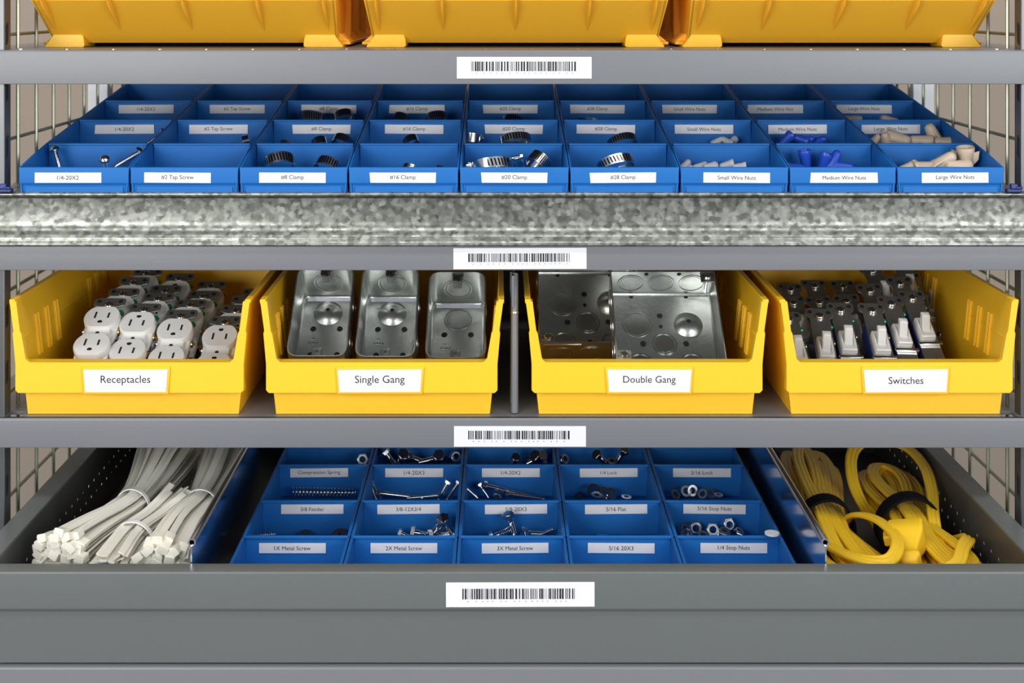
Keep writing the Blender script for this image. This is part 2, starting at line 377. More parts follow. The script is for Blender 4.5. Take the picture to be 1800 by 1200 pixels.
# ================= YELLOW SHELF BINS
def yellow_bin(xa, xb, txt, tw, lx, label, H0=0, rot=0.):
    xm = (xa+xb)/2; hw = (xb-xa)/2
    t = thing('yellow_bin', W(xm, 0, 735), (0, 0, rot), label, 'bin', 'yellow parts bins on the middle shelf')
    Z = lambda H: 735 - H
    mb = MB()
    hb = hw - 22; L = 578
    def xs(H): return hw - 22*(H-528)/207
    for s in (-1, 1):
        pts = [(27, 733), (L, 733), (L, 528), (6, 528), (2, 534), (2, 688), (27, 690)]
        mb.slab([(xs(H)*s, d, Z(H)) for d, H in pts], (-6*s, 0, 0))
        mb.slab([((hw+3)*s, 3, Z(527)), ((hw+3)*s, L+3, Z(527)), ((hw+3)*s, L+3, Z(534)), ((hw+3)*s, 3, Z(534))], (-10*s, 0, 0))
        # divider guides inside
        for k, d in enumerate((95, 150, 205, 420, 475, 530)):
            for e in (0, 14):
                mb.slab([((xs(572)-5)*s, d+e, Z(572)), ((xs(572)-5)*s, d+e+5, Z(572)), ((xs(648)-5)*s, d+e+5, Z(648)), ((xs(648)-5)*s, d+e, Z(648))], (-5*s, 0, 0))
        mb.slab([((xs(600)-5)*s, 14, Z(598)), ((xs(600)-5)*s, L, Z(598)), ((xs(600)-5)*s, L, Z(602)), ((xs(600)-5)*s, 14, Z(602))], (-2*s, 0, 0))
    # floor, back, front lip (hollow box), lower front wall
    mb.box(-hb, hb, 27, L, 0, 6)
    mb.slab([(-hb, L, 0), (hb, L, 0), (hw, L, Z(528)), (-hw, L, Z(528))], (0, -6, 0))
    mb.slab([(-hb, 25.6, 0), (hb, 25.6, 0), (xs(688), 25.6, Z(688)), (-xs(688), 25.6, Z(688))], (0, 6, 0))
    w6 = xs(692) + 9; w7 = xs(636) + 3
    half = [(w6-5, Z(691)), (w6, Z(686)), (w7, Z(640)), (xs(586)+2.5, Z(586)), (xs(582)+.5, Z(582)), (xs(530)+2, Z(530)), (xs(530)-10, Z(530)), (xs(582)-11, Z(582)), (xs(586)-13, Z(586)), (xs(630)-16, Z(631)), (xs(636)-22, Z(637))]
    mb.slab([(x, 0, z) for x, z in half] + [(-x, 0, z) for x, z in reversed(half)], (0, 12, 0))
    lip = [(-w6+1, Z(690)), (w6-1, Z(690)), (w7-6, Z(637.5)), (-w7+6, Z(637.5))]
    mb.slab([(x, 11, z) for x, z in lip], (0, 17, 0))
    mb.build('body', M['yellow'], t, bevel=1.8, seg=2)
    lxx = lx - xm
    mb = MB(); a = 78; b = 72
    mb.slab([(lxx-a, -4, Z(644)), (lxx+a, -4, Z(644)), (lxx+a-3, -4, Z(692)), (lxx-a+3, -4, Z(692))], (0, 5, 0))
    h = mb.build('label_holder', M['yellow'], t, bevel=1.8)
    c = MB(); c.slab([(-74, 0, 20), (74, 0, 20), (71, 0, -19.5), (-71, 0, -19.5)], (0, .6, 0))
    cc = c.build('label_card', M['card'], t, (lxx*U, -5.2*U, Z(668)*U)); cc.rotation_euler = (0, random.uniform(-.006, .006), 0)
    lettering(txt, tw, cc, (0, -.25*U, 1*U))
    return t
yellow_bin(18, 437, 'Receptacles', 87, 222, 'yellow plastic bin full of white outlets, lettered Receptacles')
yellow_bin(459, 883, 'Single Gang', 87, 668, 'yellow plastic bin holding narrow steel boxes, lettered Single Gang')
yellow_bin(926, 1349, 'Double Gang', 92, 1141, 'yellow plastic bin holding square steel boxes, lettered Double Gang')
yellow_bin(1374, 1789, 'Switches', 61, 1591, 'yellow plastic bin full of toggle switches, lettered Switches')

# shelf divider between the two middle bins
t = thing('shelf_divider', W(905, 30, 735), label='upright grey shelf divider between the Single Gang and Double Gang bins', cat='divider')
mb = MB(); mb.tube([(0, 0, 2), (0, 0, 180), (0, 6, 205), (0, 20, 245)], 6.5, 12, up=(1, 0, 0)); mb.tube([(-4, 60, 2), (-4, 60, 240)], 4, 10, up=(1,0,0)); mb.build('edge_rod', M['grey'], t)
mb = MB(); mb.box(-1.5, 1.5, 6, 520, 2, 236); mb.build('divider_sheet', M['grey'], t)
mb = MB(); mb.lathe([(7.0, 178), (7.0, 181), (6.6, 182)], 12); mb.box(-5, -1, -7, 30, 190, 246); mb.build('collar', M['chrome'], t)

# ================= LARGE AMBER HOPPER BINS ON THE TOP SHELF
def hopper(xm, label):
    t = thing('hopper_bin', W(xm, 150, 88), label=label, cat='bin', group='amber hopper bins on the top shelf')
    Z = lambda H: 88 - H; hw = 266
    mb = MB()
    # slanted front wall, from the base up and towards the viewer
    y0, y1 = 14, -205
    z0, z1 = Z(79), Z(-118)
    mb.slab([(-hw, y0, z0), (hw, y0, z0), (hw+8, y0-110, Z(0)), (-hw-8, y0-110, Z(0))], (0, 6, 3))
    mb.slab([(-hw-8, y0-110, Z(0)), (hw+8, y0-110, Z(0)), (hw+12, y0-150, Z(-60)), (-hw-12, y0-150, Z(-60))], (0, 7, 2))
    mb.sweep([(-hw-14, y0-150, Z(-60)), (hw+14, y0-150, Z(-60))], [(-8, -6), (8, -6), (8, 6), (-8, 6)])
    L = 600
    for s in (-1, 1):
        mb.slab([(hw*s, y0, z0), (hw*s, L, z0), ((hw+12)*s, L, Z(-260)), ((hw+12)*s, 60, Z(-260)), ((hw+12)*s, y0-150, Z(-60)), ((hw+6)*s, y0-110, Z(0))], (-6*s, 0, 0))
        # lower side flange with cross ribs
        mb.box(*(sorted((hw*s, (hw+22)*s))), 20, L, 4, 10)
        for k in range(22):
            y = 30 + k*26
            mb.slab([(hw*s, y, 10), (hw*s, y+4, 10), (hw*s, y+4, 30), (hw*s, y, 30)], (0, 0, 0.01)) if False else mb.slab([(hw*s, y, 10), ((hw+20)*s, y, 10), (hw*s, y, 26)], (0, 4, 0))
        for y in (110, 250, 420, 560): mb.box(*(sorted((hw*s, (hw+14)*s))), y, y+14, 10, 300)
    mb.box(-hw, hw, y0, L, z0-1, z0+5)
    mb.slab([(-hw, L, z0), (hw, L, z0), (hw+12, L, Z(-260)), (-hw-12, L, Z(-260))], (0, -6, 0))
    mb.build('body', M['amber'], t, bevel=1.5)
    def wall(H, out=0): return (y0 - 110*(79-H)/79 - .58*out, Z(H) - .81*out) if H >= 0 else (y0 - 110 + 40*H/60 - .83*out, Z(H) - .55*out)
    for x in (-252, -133, 0, 133, 252):
        mb = MB(); w = 3.5
        ring = lambda H, o, w_: [(x-w_, *wall(H, -1)), (x-w_*.4, *wall(H, o)), (x+w_*.4, *wall(H, o)), (x+w_, *wall(H, -1))]
        mb.rings([ring(56, .3, 1), ring(30, 6, w*.7), ring(0, 11, w), ring(-55, 13, w)])
        mb.build('front_rib', M['amber'], t, smooth=60)
    for s in (-1, 1):
        mb = MB(); a = hw + 17; b = a - 80
        pr = fillet([(a-4, 0), (b, 0), (b+3, 22), (b+12, 28), (a-24, 28), (a-17, 17)], [4, 6, 6, 9, 9, 9], 4)
        mb.slab([(x*s, -6, z) for x, z in pr], (0, 70, 0))
        o = mb.build('foot', M['yellow'], t, bevel=3.5, seg=3); o['label'] = 'moulded foot, lit brightness put into its lighter yellow'  # lighter than the amber body: the light on the feet is put into colour
    return t
hopper(878 + (342-878)/.943, 'large amber hopper bin on the top shelf, left one of three')
hopper(878 + (906-878)/.943, 'large amber hopper bin on the top shelf, middle one of three, above the barcode')
hopper(878 + (1461-878)/.943, 'large amber hopper bin on the top shelf, right one of three')

# ================= PULLED OUT DRAWER
DF = -263
t = thing('pulled_out_drawer', W(0, DF, 1046) + Vector((CX*U, 0, 0)), label='deep grey steel drawer pulled out at the bottom, open on top', cat='drawer')
Z = lambda H: 1046 - H
mb = MB()
prof = fillet([(8, Z(1044.5)), (8, Z(962)), (1, Z(958)), (0, Z(898)), (34, Z(898)), (34, Z(912)), (30, Z(912)), (30, Z(902)), (14, Z(902)), (14, Z(1044.5))], [1, 5, 4, 3, 2, 0, 0, 0, 0, 0], 4)
mb.prism_x(prof, 12-CX, 1786-CX); mb.build('drawer_front', M['drawer'], t, smooth=60)
barcode(t, 878 + (914.5-878)/1.119 - CX, -1.3, Z(1044/1.119), 261/1.119, 43/1.119, -91, 91, -7, 9.5, 12, -.004)
def holed(mb, x, y0, y1, z0, z1, rows, pitch, r, th):
    # side sheet with real round perforations; rows: list of (z, phase)
    zs = [z0] + [z for z, _ in rows] + [z1]
    bands = []
    prev = z0
    for z, ph in rows:
        hz = 10
        mb.box(x, x+th, y0, y1, prev, z-hz)
        y = y0 + ph
        mb.box(x, x+th, y0, y - pitch/2, z-hz, z+hz)
        while y + pitch/2 < y1:
            for X_ in (x, x+th):
                sq = []; n = 8; ring = []
                for i in range(n):
                    a = 2*pi*i/n + pi/8; ring.append((X_, y + r*cos(a), z + r*sin(a)))
                    ca, sa = cos(a), sin(a); k = min(pitch/2/abs(ca), hz/abs(sa)); sq.append((X_, y + k*ca, z + k*sa))
                vs = ring + sq; 
                mb.add(vs, [(i, (i+1) % n, n+(i+1) % n, n+i) for i in range(n)])
                for cy_, cz_, i in ((1, 1, 0), (-1, 1, 2 if False else 3), (-1, -1, 4), (1, -1, 7)):
                    pass
                cs = [(X_, y+pitch/2, z+hz), (X_, y-pitch/2, z+hz), (X_, y-pitch/2, z-hz), (X_, y+pitch/2, z-hz)]
                for q, (i, j) in enumerate(((0, 1), (2, 3), (4, 5), (6, 7))):
                    mb.add([sq[i], cs[q], sq[j]], [(0, 1, 2)])
            y += pitch
        mb.box(x, x+th, y - pitch/2, y1, z-hz, z+hz)
        prev = z + hz
    mb.box(x, x+th, prev, y1 and z1, z1, z1) if False else mb.box(x, x+th, y0, y1, prev, z1)
L = 985
for (xi, xo, s) in ((74, 38, -1), (1728, 1763, 1)):
    mb = MB(); a, b = sorted((xi-CX, xo-CX))
    mb.box(a, b, 30, L, Z(897), Z(892.5)); mb.box(*sorted((xo-CX, xo-CX-3*s)), 30, L, Z(930), Z(893)); mb.build('top_flange', M['drawer'], t)
    mb = MB()
    holed(mb, (xi-CX) - (2 if s < 0 else 0), 30, L, 0, Z(897), ((Z(980), 32), (Z(953), 50)), 36, 3.8, 1.2)
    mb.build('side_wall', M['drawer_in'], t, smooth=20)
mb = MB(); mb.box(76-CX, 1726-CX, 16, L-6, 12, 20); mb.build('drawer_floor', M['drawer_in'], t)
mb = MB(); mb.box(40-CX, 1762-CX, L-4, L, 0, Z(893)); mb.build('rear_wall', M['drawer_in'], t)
# small front strip seam
# lower drawer
t = thing('closed_drawer', W(0, DF, 1300) + Vector((CX*U, 0, 0)), label='grey steel drawer front along the bottom edge, below the open drawer', cat='drawer')
mb = MB(); prof = fillet([(4, 0), (-2, 6), (-2, 253), (12, 253), (12, 0)], [3, 4, 4, 0, 0], 4)
mb.prism_x(prof, 12-CX, 1786-CX); mb.build('drawer_front', M['grey'], t, smooth=60)
mb = MB(); mb.box(60-CX, 1740-CX, 12, 900, 8, 240); mb.build('drawer_box', M['drawer'], t)
# base cabinet carrying the drawers
t = thing('base_cabinet', W(0, 0, 2800) + Vector((CX*U, 0, 0)), label='grey base plinth under the drawers, out of frame', cat='cabinet')
mb = MB(); mb.box(16-CX, 1785-CX, DF+30, 780, 0, 1490); mb.build('carcass', M['grey'], t, bevel=2)

# drawer partitions with tubular rim
def partition(X, s, label):
    t = thing('drawer_partition', W(X, 0, 1025.5), label=label, cat='divider', group='polished partitions in the open drawer')
    Z = lambda H: 1025.5 - H
    y0 = DF + 36; y1 = 715
    mb = MB(); mb.box(-1.2, 1.2, y0, y1, 0, Z(872)); mb.build('sheet', M['mirror'], t)
    mb = MB(); n = 14; rs = []
    for (y, r) in ((y0+4, 4.0), (y0+4, 6.5), (y1, 6.5), (y1, 4.0), (y0+4, 4.0)):
        rs.append([(r*cos(2*pi*i/n), y, Z(867) + r*sin(2*pi*i/n)) for i in range(n)])
    mb.rings(rs, True, False, False); mb.build('rolled_edge', M['chrome'], t, smooth=50)
    mb = MB(); mb.box(-9*1 if s < 0 else 0, 0 if s < 0 else 9, y0-4, y0-1, Z(1000), Z(905)); mb.build('tab', M['mirror'], t)
partition(386, -1, 'polished metal partition with rolled edge, right of the cable ties')
partition(1399, 1, 'polished metal partition with rolled edge, left of the yellow cords')

# blue bins in the drawer
DC = [418, 612, 804, 997, 1190, 1383]
DW = [-185, 37, 215, 422, 545]
DT = [['1X Metal Screw', '2X Metal Screw', '3X Metal Screw', '5/16 20X3', '1/4 Stop Nuts'], ['3/8 Fender', '3/8-12X3/4', '5/8-20X3', '5/16 Flat', '5/16 Stop Nuts'],
      ['Compression Spring', '1/4-20X3', '1/4-20X2', '1/4 Lock', '5/16 Lock']]
DTW = [[64, 64, 63, 43, 56], [41, 44, 37, 35, 60], [74, 36, 34, 29, 38]]
DLC = [[514, 710, 905.5, 1092, 1290], [549, 718, 907, 1083, 1256], [561, 728, 898, 1070, 1234]]
for c in range(5):
    xa, xb = DC[c], DC[c+1]; xm = (xa+xb)/2; hw = (xb-xa)/2 - 1.5
    t = thing('blue_drawer_bin', W(xm, 0, 1025.5), label='long blue divided drawer bin, front label reading %s' % DT[0][c], cat='bin', group='blue bins in the open drawer')
    Z = lambda H: 1025.5 - H
    mb = MB(); y0, y1 = DW[0], DW[4]
    mb.box(-hw+4, hw-4, y0, y1, 0, 4)
    for s in (-1, 1):
        mb.slab([((hw-6)*s, y0, 0), (hw*s, y0, Z(957)), (hw*s, y1, Z(957)), ((hw-6)*s, y1, 0)], (-4*s, 0, 0))
        for k in range(4):                                       # stepped rim along each compartment
            mb.box(*sorted(((hw+.8)*s, (hw-5)*s)), DW[k]+5, DW[k+1]-5, Z(961), Z(956.5))
    mb.box(-hw, hw, y0, y0+5, 0, Z(956)); mb.box(-hw, hw, y1-5, y1, 0, Z(956))
    mb.build('body', M['blue'], t, bevel=1.2)
    for k in (1, 2, 3):
        mb = MB(); mb.box(-hw+5, hw-5, 0, 3, 4, Z(957)); mb.box(-hw+3, hw-3, -2, 4, Z(961), Z(955.5))
        mb.build('divider', M['blue'], t, (0, DW[k]*U, 0), bevel=1.4)
    for k in range(3):
        d = DW[k+1] - 1.5; x = XX(DLC[k][c], d) - xm
        w_ = [119, 119, 119][k]; off = [12, 7, 7][k]
        card(t, x, d, Z(956 + off + 9), w_, 18, DT[k][c], DTW[k][c]/sc(d), tilt=random.uniform(-.012, .012))

#%%CONTENTS
# ================= CONTENTS: helpers
def PT(x, y, dep):                       # photograph measurement plus its depth -> units (X, dep, H)
    s = sc(dep); return (CX + (x-CX)/s, dep, y/s)
def WP(x, y, dep): return W(*PT(x, y, dep))
def along(dx, dy, dz, roll=0.):          # rotation taking local z to a direction
    q = Vector((dx, dy, dz)).normalized().to_track_quat('Z', 'Y')
    return (q.to_matrix() @ Matrix.Rotation(roll, 3, 'Z'))
def lab(t, label, cat, group=None): return tag(t, label, cat, group)
def stripe_mat():
    m = bpy.data.materials.new('slotted_band_steel'); m.use_nodes = True; nt = m.node_tree; b = nt.nodes['Principled BSDF']
    b.inputs['Metallic'].default_value = 1; b.inputs['Roughness'].default_value = .2
    tc = nt.nodes.new('ShaderNodeTexCoord'); sp = nt.nodes.new('ShaderNodeSeparateXYZ'); nt.links.new(tc.outputs['Object'], sp.inputs[0])
    def math_(op, a, b_=None, c=None):
        n = nt.nodes.new('ShaderNodeMath'); n.operation = op
        for i, v in enumerate((a, b_, c)):
            if v is None: continue
            if isinstance(v, (int, float)): n.inputs[i].default_value = v
            else: nt.links.new(v, n.inputs[i])
        return n.outputs[0]
    an = math_('ARCTAN2', sp.outputs[1], sp.outputs[0])
    ph = math_('MULTIPLY_ADD', sp.outputs[2], 260., math_('MULTIPLY', an, 34.))
    st = math_('GREATER_THAN', math_('SINE', ph), .1)
    inb = math_('LESS_THAN', math_('ABSOLUTE', sp.outputs[2]), 8.5*U)
    half = math_('GREATER_THAN', sp.outputs[1], -8*U)
    f = math_('MULTIPLY', math_('MULTIPLY', st, inb), half)
    mx = nt.nodes.new('ShaderNodeMix'); mx.data_type = 'RGBA'; nt.links.new(f, mx.inputs[0])
    mx.inputs[6].default_value = (.72, .73, .74, 1); mx.inputs[7].default_value = (.03, .03, .035, 1)
    nt.links.new(mx.outputs[2], b.inputs['Base Color']); return m
M['band'] = stripe_mat()

# ---------- small hardware prototypes, origin at the middle, axis along z
def thread(mb, r, z0, z1, p=3.2, n=10):
    pr = []; z = z0
    while z < z1: pr += [(r, z), (r*.84, z + p/2)]; z += p
    mb.lathe([(r*.5, z0-1.5)] + pr + [(r*.9, z1)], n)
def pan_screw(L=62, r=5.5, R_=12):
    t = thing('machine_screw', (0,0,0)); h = L/2
    mb = MB(); thread(mb, r, -h, h); mb.build('shank', M['chrome'], t, smooth=60)
    mb = MB(); mb.lathe([(R_*.85, h), (R_, h+1.5), (R_*.93, h+5), (R_*.6, h+8), (R_*.2, h+9)], 18)
    hd = mb.build('head', M['chrome'], t, smooth=45)
    mb = MB(); mb.box(-R_*.5, R_*.5, -1.3, 1.3, h+7.6, h+9.3); mb.box(-1.3, 1.3, -R_*.5, R_*.5, h+7.6, h+9.25); mb.build('cross_recess', M['dark'], hd)
    return t
def hex_bolt(L=60, r=6, R_=12, name='hex_bolt'):
    t = thing(name, (0,0,0)); h = L/2
    mb = MB(); thread(mb, r, -h, h*.5); mb.lathe([(r, h*.5), (r, h)], 12); mb.build('shank', M['chrome'], t, smooth=60)
    mb = MB(); mb.lathe([(R_, h), (R_, h+8)], 6); mb.lathe([(R_*.84, h+8), (R_*.84, h+8.6)], 16); mb.build('head', M['chrome'], t, bevel=.8)
    return t
def nut(R_=13, r=6.8, hgt=11):
    t = thing('stop_nut', (0,0,0))
    mb = MB(); n = 24
    def hexr(i): a = (2*pi*i/n) % (pi/3) - pi/6; return R_*.866/cos(a)
    O = lambda z, k=1: [(hexr(i)*k*cos(2*pi*i/n), hexr(i)*k*sin(2*pi*i/n), z) for i in range(n)]
    I = lambda z: [(r*cos(2*pi*i/n), r*sin(2*pi*i/n), z) for i in range(n)]
    mb.rings([I(-hgt/2), O(-hgt/2, .93), O(-hgt/2+1), O(hgt/2-1), O(hgt/2, .93), I(hgt/2), I(-hgt/2)], True, False, False)
    mb.build('hex_body', M['chrome'], t, smooth=30)
    mb = MB(); mb.loop_lathe([(r-.2, hgt/2-1), (R_*.78, hgt/2-1), (R_*.72, hgt/2+3), (r-.2, hgt/2+3)], 20); mb.build('locking_collar', M['zinc'], t, smooth=40)
    return t
def washer(R_=13, r=6, th=2.2, m='chrome', name='washer'):
    mb = MB(); mb.loop_lathe([(r, -th/2), (R_, -th/2), (R_, th/2), (r, th/2)], 22); return mb.build(name, M[m], smooth=40)
def spring(L=70, r=8, turns=11, w=1.3, name='compression_spring'):
    mb = MB(); n = turns*12
    path = [(r*cos(2*pi*i/12), r*sin(2*pi*i/12), -L/2 + L*i/n) for i in range(n+1)]
    mb.sweep(path, [(w*cos(a), w*sin(a)) for a in (0, pi/3, 2*pi/3, pi, 4*pi/3, 5*pi/3)]); return mb.build(name, M['chrome'], smooth=80)
def hose_clamp(R_=32, w=12):
    t = thing('hose_clamp', (0,0,0))
    mb = MB(); mb.loop_lathe([(R_-1.3, -w), (R_, -w), (R_, w), (R_-1.3, w)], 40); mb.build('band', M['band'], t, smooth=50)
    mb = MB(); mb.box(-13, 13, -R_-9, -R_+1, -w-2, w+2); mb.build('screw_housing', M['chrome'], t, bevel=3)
    mb = MB(); T = Matrix.Translation((0, -R_-7, 0)) @ Matrix.Rotation(R(90), 4, 'Y'); mb.t(T)
    thread(mb, 6.2, -16, 13); mb.lathe([(8.5, 14), (8.5, 22), (7, 23)], 6); mb.build('tightening_screw', M['chrome'], t, smooth=50)
    return t
def wire_nut(m, k=1.0, wings=False):
    n = 24
    def ring(r, z, rib=0): return [((r + (rib if i % 2 else 0))*cos(2*pi*i/n)*k, (r + (rib if i % 2 else 0))*sin(2*pi*i/n)*k, z*k) for i in range(n)]
    mb = MB(); mb.rings([ring(12.5, -22), ring(14, -23), ring(14.5, -21), ring(14, -14), ring(12.4, -12, .8), ring(9.2, 14, .8), ring(8, 19), ring(4, 22)], True, False, True)
    mb.rings([ring(12.5, -22), ring(11, -12), ring(6, 12)], True, False, True)
    if wings:
        for s in (-1, 1): mb.slab([(11*s*k, -1.5*k, -14*k), (22*s*k, -1.5*k, -18*k), (20*s*k, -1.5*k, -4*k), (10*s*k, -1.5*k, 8*k)], (0, 3*k, 0))
    return mb.build('wire_nut', m, smooth=50)

ORD = ['leftmost', 'second from left', 'third from left', 'fourth from left', 'fifth from left', 'sixth from left', 'seventh from left', 'eighth from left', 'ninth from left', 'tenth from left']
def spread(proto_of, items, where, group, cat, look):
    """items: (kind, x, y, dep, rotation, scale); each gets its own label"""
    items = sorted(items, key=lambda q: q[1]); n = len(items)
    for i, (kind, x, y, dep, rot, k) in enumerate(items):
        o = dup(proto_of[kind], WP(x, y, dep), rot, scale=k)
        pos = '' if n == 1 else (', ' + (ORD[i] if i < n-1 or n < 3 else 'rightmost') if n > 2 else (', the left one', ', the right one')[i])
        o['label'] = '%s %s%s' % (look[kind], where, pos); o['category'] = cat[kind]; o['group'] = group
PR = {}
PR['scr'] = pan_screw(); PR['scrs'] = pan_screw(40, 4.5, 10); PR['bolt'] = hex_bolt(); PR['bolts'] = hex_bolt(38, 6.5, 13); PR['boltl'] = hex_bolt(104, 5.2, 10)
PR['nut'] = nut(); PR['wash'] = washer(); PR['lock'] = washer(11, 6.5, 4, 'zinc', 'lock_washer'); PR['fend'] = washer(16, 4.5, 2, 'chrome', 'fender_washer')
PR['spr'] = spring(); PR['sprl'] = spring(128, 8.5, 18); PR['clL'] = hose_clamp(46); PR['clM'] = hose_clamp(31); PR['clS'] = hose_clamp(19, 10)
PR['wt'] = wire_nut(M['tan'], 1.0, True); PR['wg'] = wire_nut(M['greyplast'], .55); PR['wb'] = wire_nut(M['bluenut'], .8)
CAT = dict(scr='screw', scrs='screw', bolt='bolt', bolts='bolt', boltl='bolt', nut='nut', wash='washer', lock='washer', fend='washer', spr='spring', sprl='spring',
           clL='hose clamp', clM='hose clamp', clS='hose clamp', wt='wire nut', wg='wire nut', wb='wire nut')
LOOK = dict(scr='silver round-headed screw', scrs='short silver screw', bolt='silver hex bolt', bolts='stubby silver hex bolt', boltl='long thin silver bolt', nut='shiny hex stop nut',
            wash='flat silver washer', lock='small split lock washer', fend='wide flat washer', spr='steel coil spring', sprl='long steel coil spring',
            clL='wide steel hose clamp', clM='slotted steel hose clamp', clS='small steel hose clamp', wt='tan plastic wire nut', wg='small grey wire nut', wb='blue plastic wire nut')
A = along; rd = random.Random(5)
SEC = {0: 'in front section,', 1: 'in second section,', 2: 'in third section,'}
BN = ['1/4-20X2 bin', '#2 Tap Screw bin', '#8 Clamp bin', '#16 Clamp bin', '#20 Clamp bin', '#28 Clamp bin', 'Small Wire Nuts bin', 'Medium Wire Nuts bin', 'Large Wire Nuts bin']
def cell(c, r, items): spread(PR, items, '%s %s' % (SEC[r], BN[c]), 'hardware in the blue bins on the tray', CAT, LOOK)
cell(0, 0, [('scrs', 102, 283, 110, A(-.35, .3, .9), 1.0), ('scr', 158, 301, 95, A(1, .25, -.08), .8), ('scr', 187, 297, 100, A(.05, -.55, .6), .8), ('scr', 219, 284, 105, A(.8, .2, .5), .95)])
cell(0, 1, [('scrs', 272, 243, 300, A(.7, .2, .5), .9)])
cell(1, 1, [('clS', 432, 248, 300, A(.9, .2, .2), .62)])
def CL(kind, x, ytop, dep, k, th, dx=0., roll=0.):     # hose clamp propped up with its near side raised, top edge at a given height
    R_, w_ = {'clL': (46, 12), 'clM': (31, 12), 'clS': (19, 10)}[kind]
    ht = (R_*cos(R(th)) + w_*sin(R(th)))*k
    return (kind, x, ytop + ht*sc(dep), dep, A(dx, cos(R(th)), sin(R(th)), roll), k)
cell(2, 0, [CL('clM', 492, 264, 84, .95, 48, -.2, -.2), CL('clM', 576, 272, 80, .85, 40, .35, .4)])
cell(2, 1, [CL('clS', 503, 245, 290, .75, 60, .3, .3), CL('clS', 562, 238, 292, .8, 50, -.3, .3), CL('clM', 603, 233, 280, .7, 48, .35, .2)])
cell(2, 2, [CL('clM', 548, 192, 470, .85, 66, .1, .2), CL('clM', 604, 190, 470, .7, 50, -.3, .1)])
cell(3, 0, [CL('clS', 720, 286, 85, .85, 52, .3, .2), CL('clM', 776, 290, 78, .6, 40, .4, .9)])
cell(3, 1, [CL('clS', 723, 235, 292, .8, 45, -.4, .1)])
cell(3, 2, [CL('clS', 705, 196, 480, .9, 55, .3, .2), CL('clM', 768, 193, 470, .75, 60, -.1, .1)])
cell(4, 0, [CL('clL', 864, 272, 76, .78, 72, -.12, 1.2), ('clS', 912, 288, 118, A(.1, .9, .3, 2.9), .55), CL('clS', 946, 264, 95, 1.1, 50, .75, .2)])
cell(4, 1, [CL('clS', 828, 232, 295, .85, 80, .1, 0), CL('clL', 906, 229, 255, .66, 66, -.1, -.3)])
cell(4, 2, [CL('clM', 903, 199, 470, .8, 55, .15, .2)])
cell(5, 0, [CL('clL', 1083, 267, 76, .72, 60, -.22, -.1)])
cell(5, 1, [CL('clL', 1094, 231, 258, .62, 58, -.2, .1)])
cell(5, 2, [CL('clM', 1037, 205, 470, .8, 75, .1, 0)])
def wn(k, lst, dep, sc_=1.0):
    out = []
    for (x, y) in lst: out.append((k, x, y, dep + rd.uniform(-8, 8), A(rd.uniform(-1, 1), rd.uniform(-.8, .3), rd.uniform(-.3, .6)), sc_*rd.uniform(.92, 1.05)))
    return out
cell(6, 0, wn('wg', [(1204, 291), (1214, 296), (1229, 293), (1247, 293), (1277, 290), (1299, 293)], 112, 1.1))
cell(6, 1, wn('wg', [(1262, 248), (1277, 248), (1287, 248)], 308, 1.0))
cell(7, 0, [('wb', 1416, 282, 108, A(.15, .1, -1), 1.05), ('wb', 1448, 286, 105, A(-.25, .1, -1), 1.0), ('wb', 1466, 281, 110, A(.5, .1, .9), 1.1), ('wb', 1398, 296, 100, A(1, .1, 0), 1.0), ('wb', 1484, 294, 102, A(.9, -.4, 0), 1.0)])
cell(7, 1, wn('wb', [(1380, 246), (1406, 244), (1421, 248), (1441, 247)], 302, .95))
cell(8, 0, [('wt', 1592, 296, 100, A(-.9, -.3, -.2), .7), ('wt', 1604, 293, 108, A(.3, -.2, .9), .62), ('wt', 1626, 294, 100, A(.9, .1, .1), .95), ('wt', 1660, 284, 98, A(.55, -.45, .55), 1.1),
            ('wt', 1682, 293, 90, A(-.9, -.2, .1), 1.05), ('wt', 1698, 283, 108, A(.1, .15, -1), 1.15)])
cell(8, 1, [('wt', 1537, 247, 300, A(.5, -.2, .6), .7), ('wt', 1556, 247, 295, A(-.2, -.4, .7), .8), ('wt', 1581, 245, 295, A(.7, -.75, -.1), 1.1), ('wt', 1617, 248, 290, A(-1, .1, .1), 1.0),
            ('wt', 1640, 236, 310, A(-.45, -.1, .8), 1.05), ('wt', 1655, 250, 290, A(-1, .2, .1), .9)])
cell(8, 2, [('wt', 1500, 211, 485, A(.9, -.2, .15), .85), ('wt', 1561, 212, 480, A(-.8, -.2, .35), .85)])

# ---------- hardware in the drawer bins
def dcell(c, r, items):
    spread(PR, items, 'in drawer cell behind %s label' % DT[r][c], 'hardware in the blue bins in the drawer', CAT, LOOK)
def Hd(y, d): return y
dcell(0, 0, [('spr', 463, 939, 180, A(1, .1, 0), .62), ('fend', 537, 942, 190, A(.1, -.7, .7), .8), ('fend', 596, 941, 185, A(-.2, -.5, .8), 1.0)])
dcell(1, 0, [('bolts', 716, 942, 180, A(-.9, 0, .35), .7), ('bolts', 745, 938, 180, A(-1, .1, .1), .9), ('bolts', 766, 932, 172, A(.55, -.15, .75), .95), ('bolts', 785, 927, 185, A(-.25, -.45, .8), 1.0), ('bolts', 797, 937, 160, A(.3, -.9, -.05), 1.0),
             ('bolts', 777, 941, 165, A(-1, -.3, 0), 1.0)])
dcell(2, 0, [('bolts', 884, 936, 178, A(-.9, -.1, -.4), .95), ('bolts', 899, 923, 190, A(-.3, -.1, .95), .9), ('bolts', 938, 938, 182, A(-.8, -.4, .2), .9), ('scrs', 958, 936, 188, A(-.9, -.1, -.35), .8)])
dcell(3, 0, [('fend', 1062, 943, 190, A(.1, .1, 1), .95)])
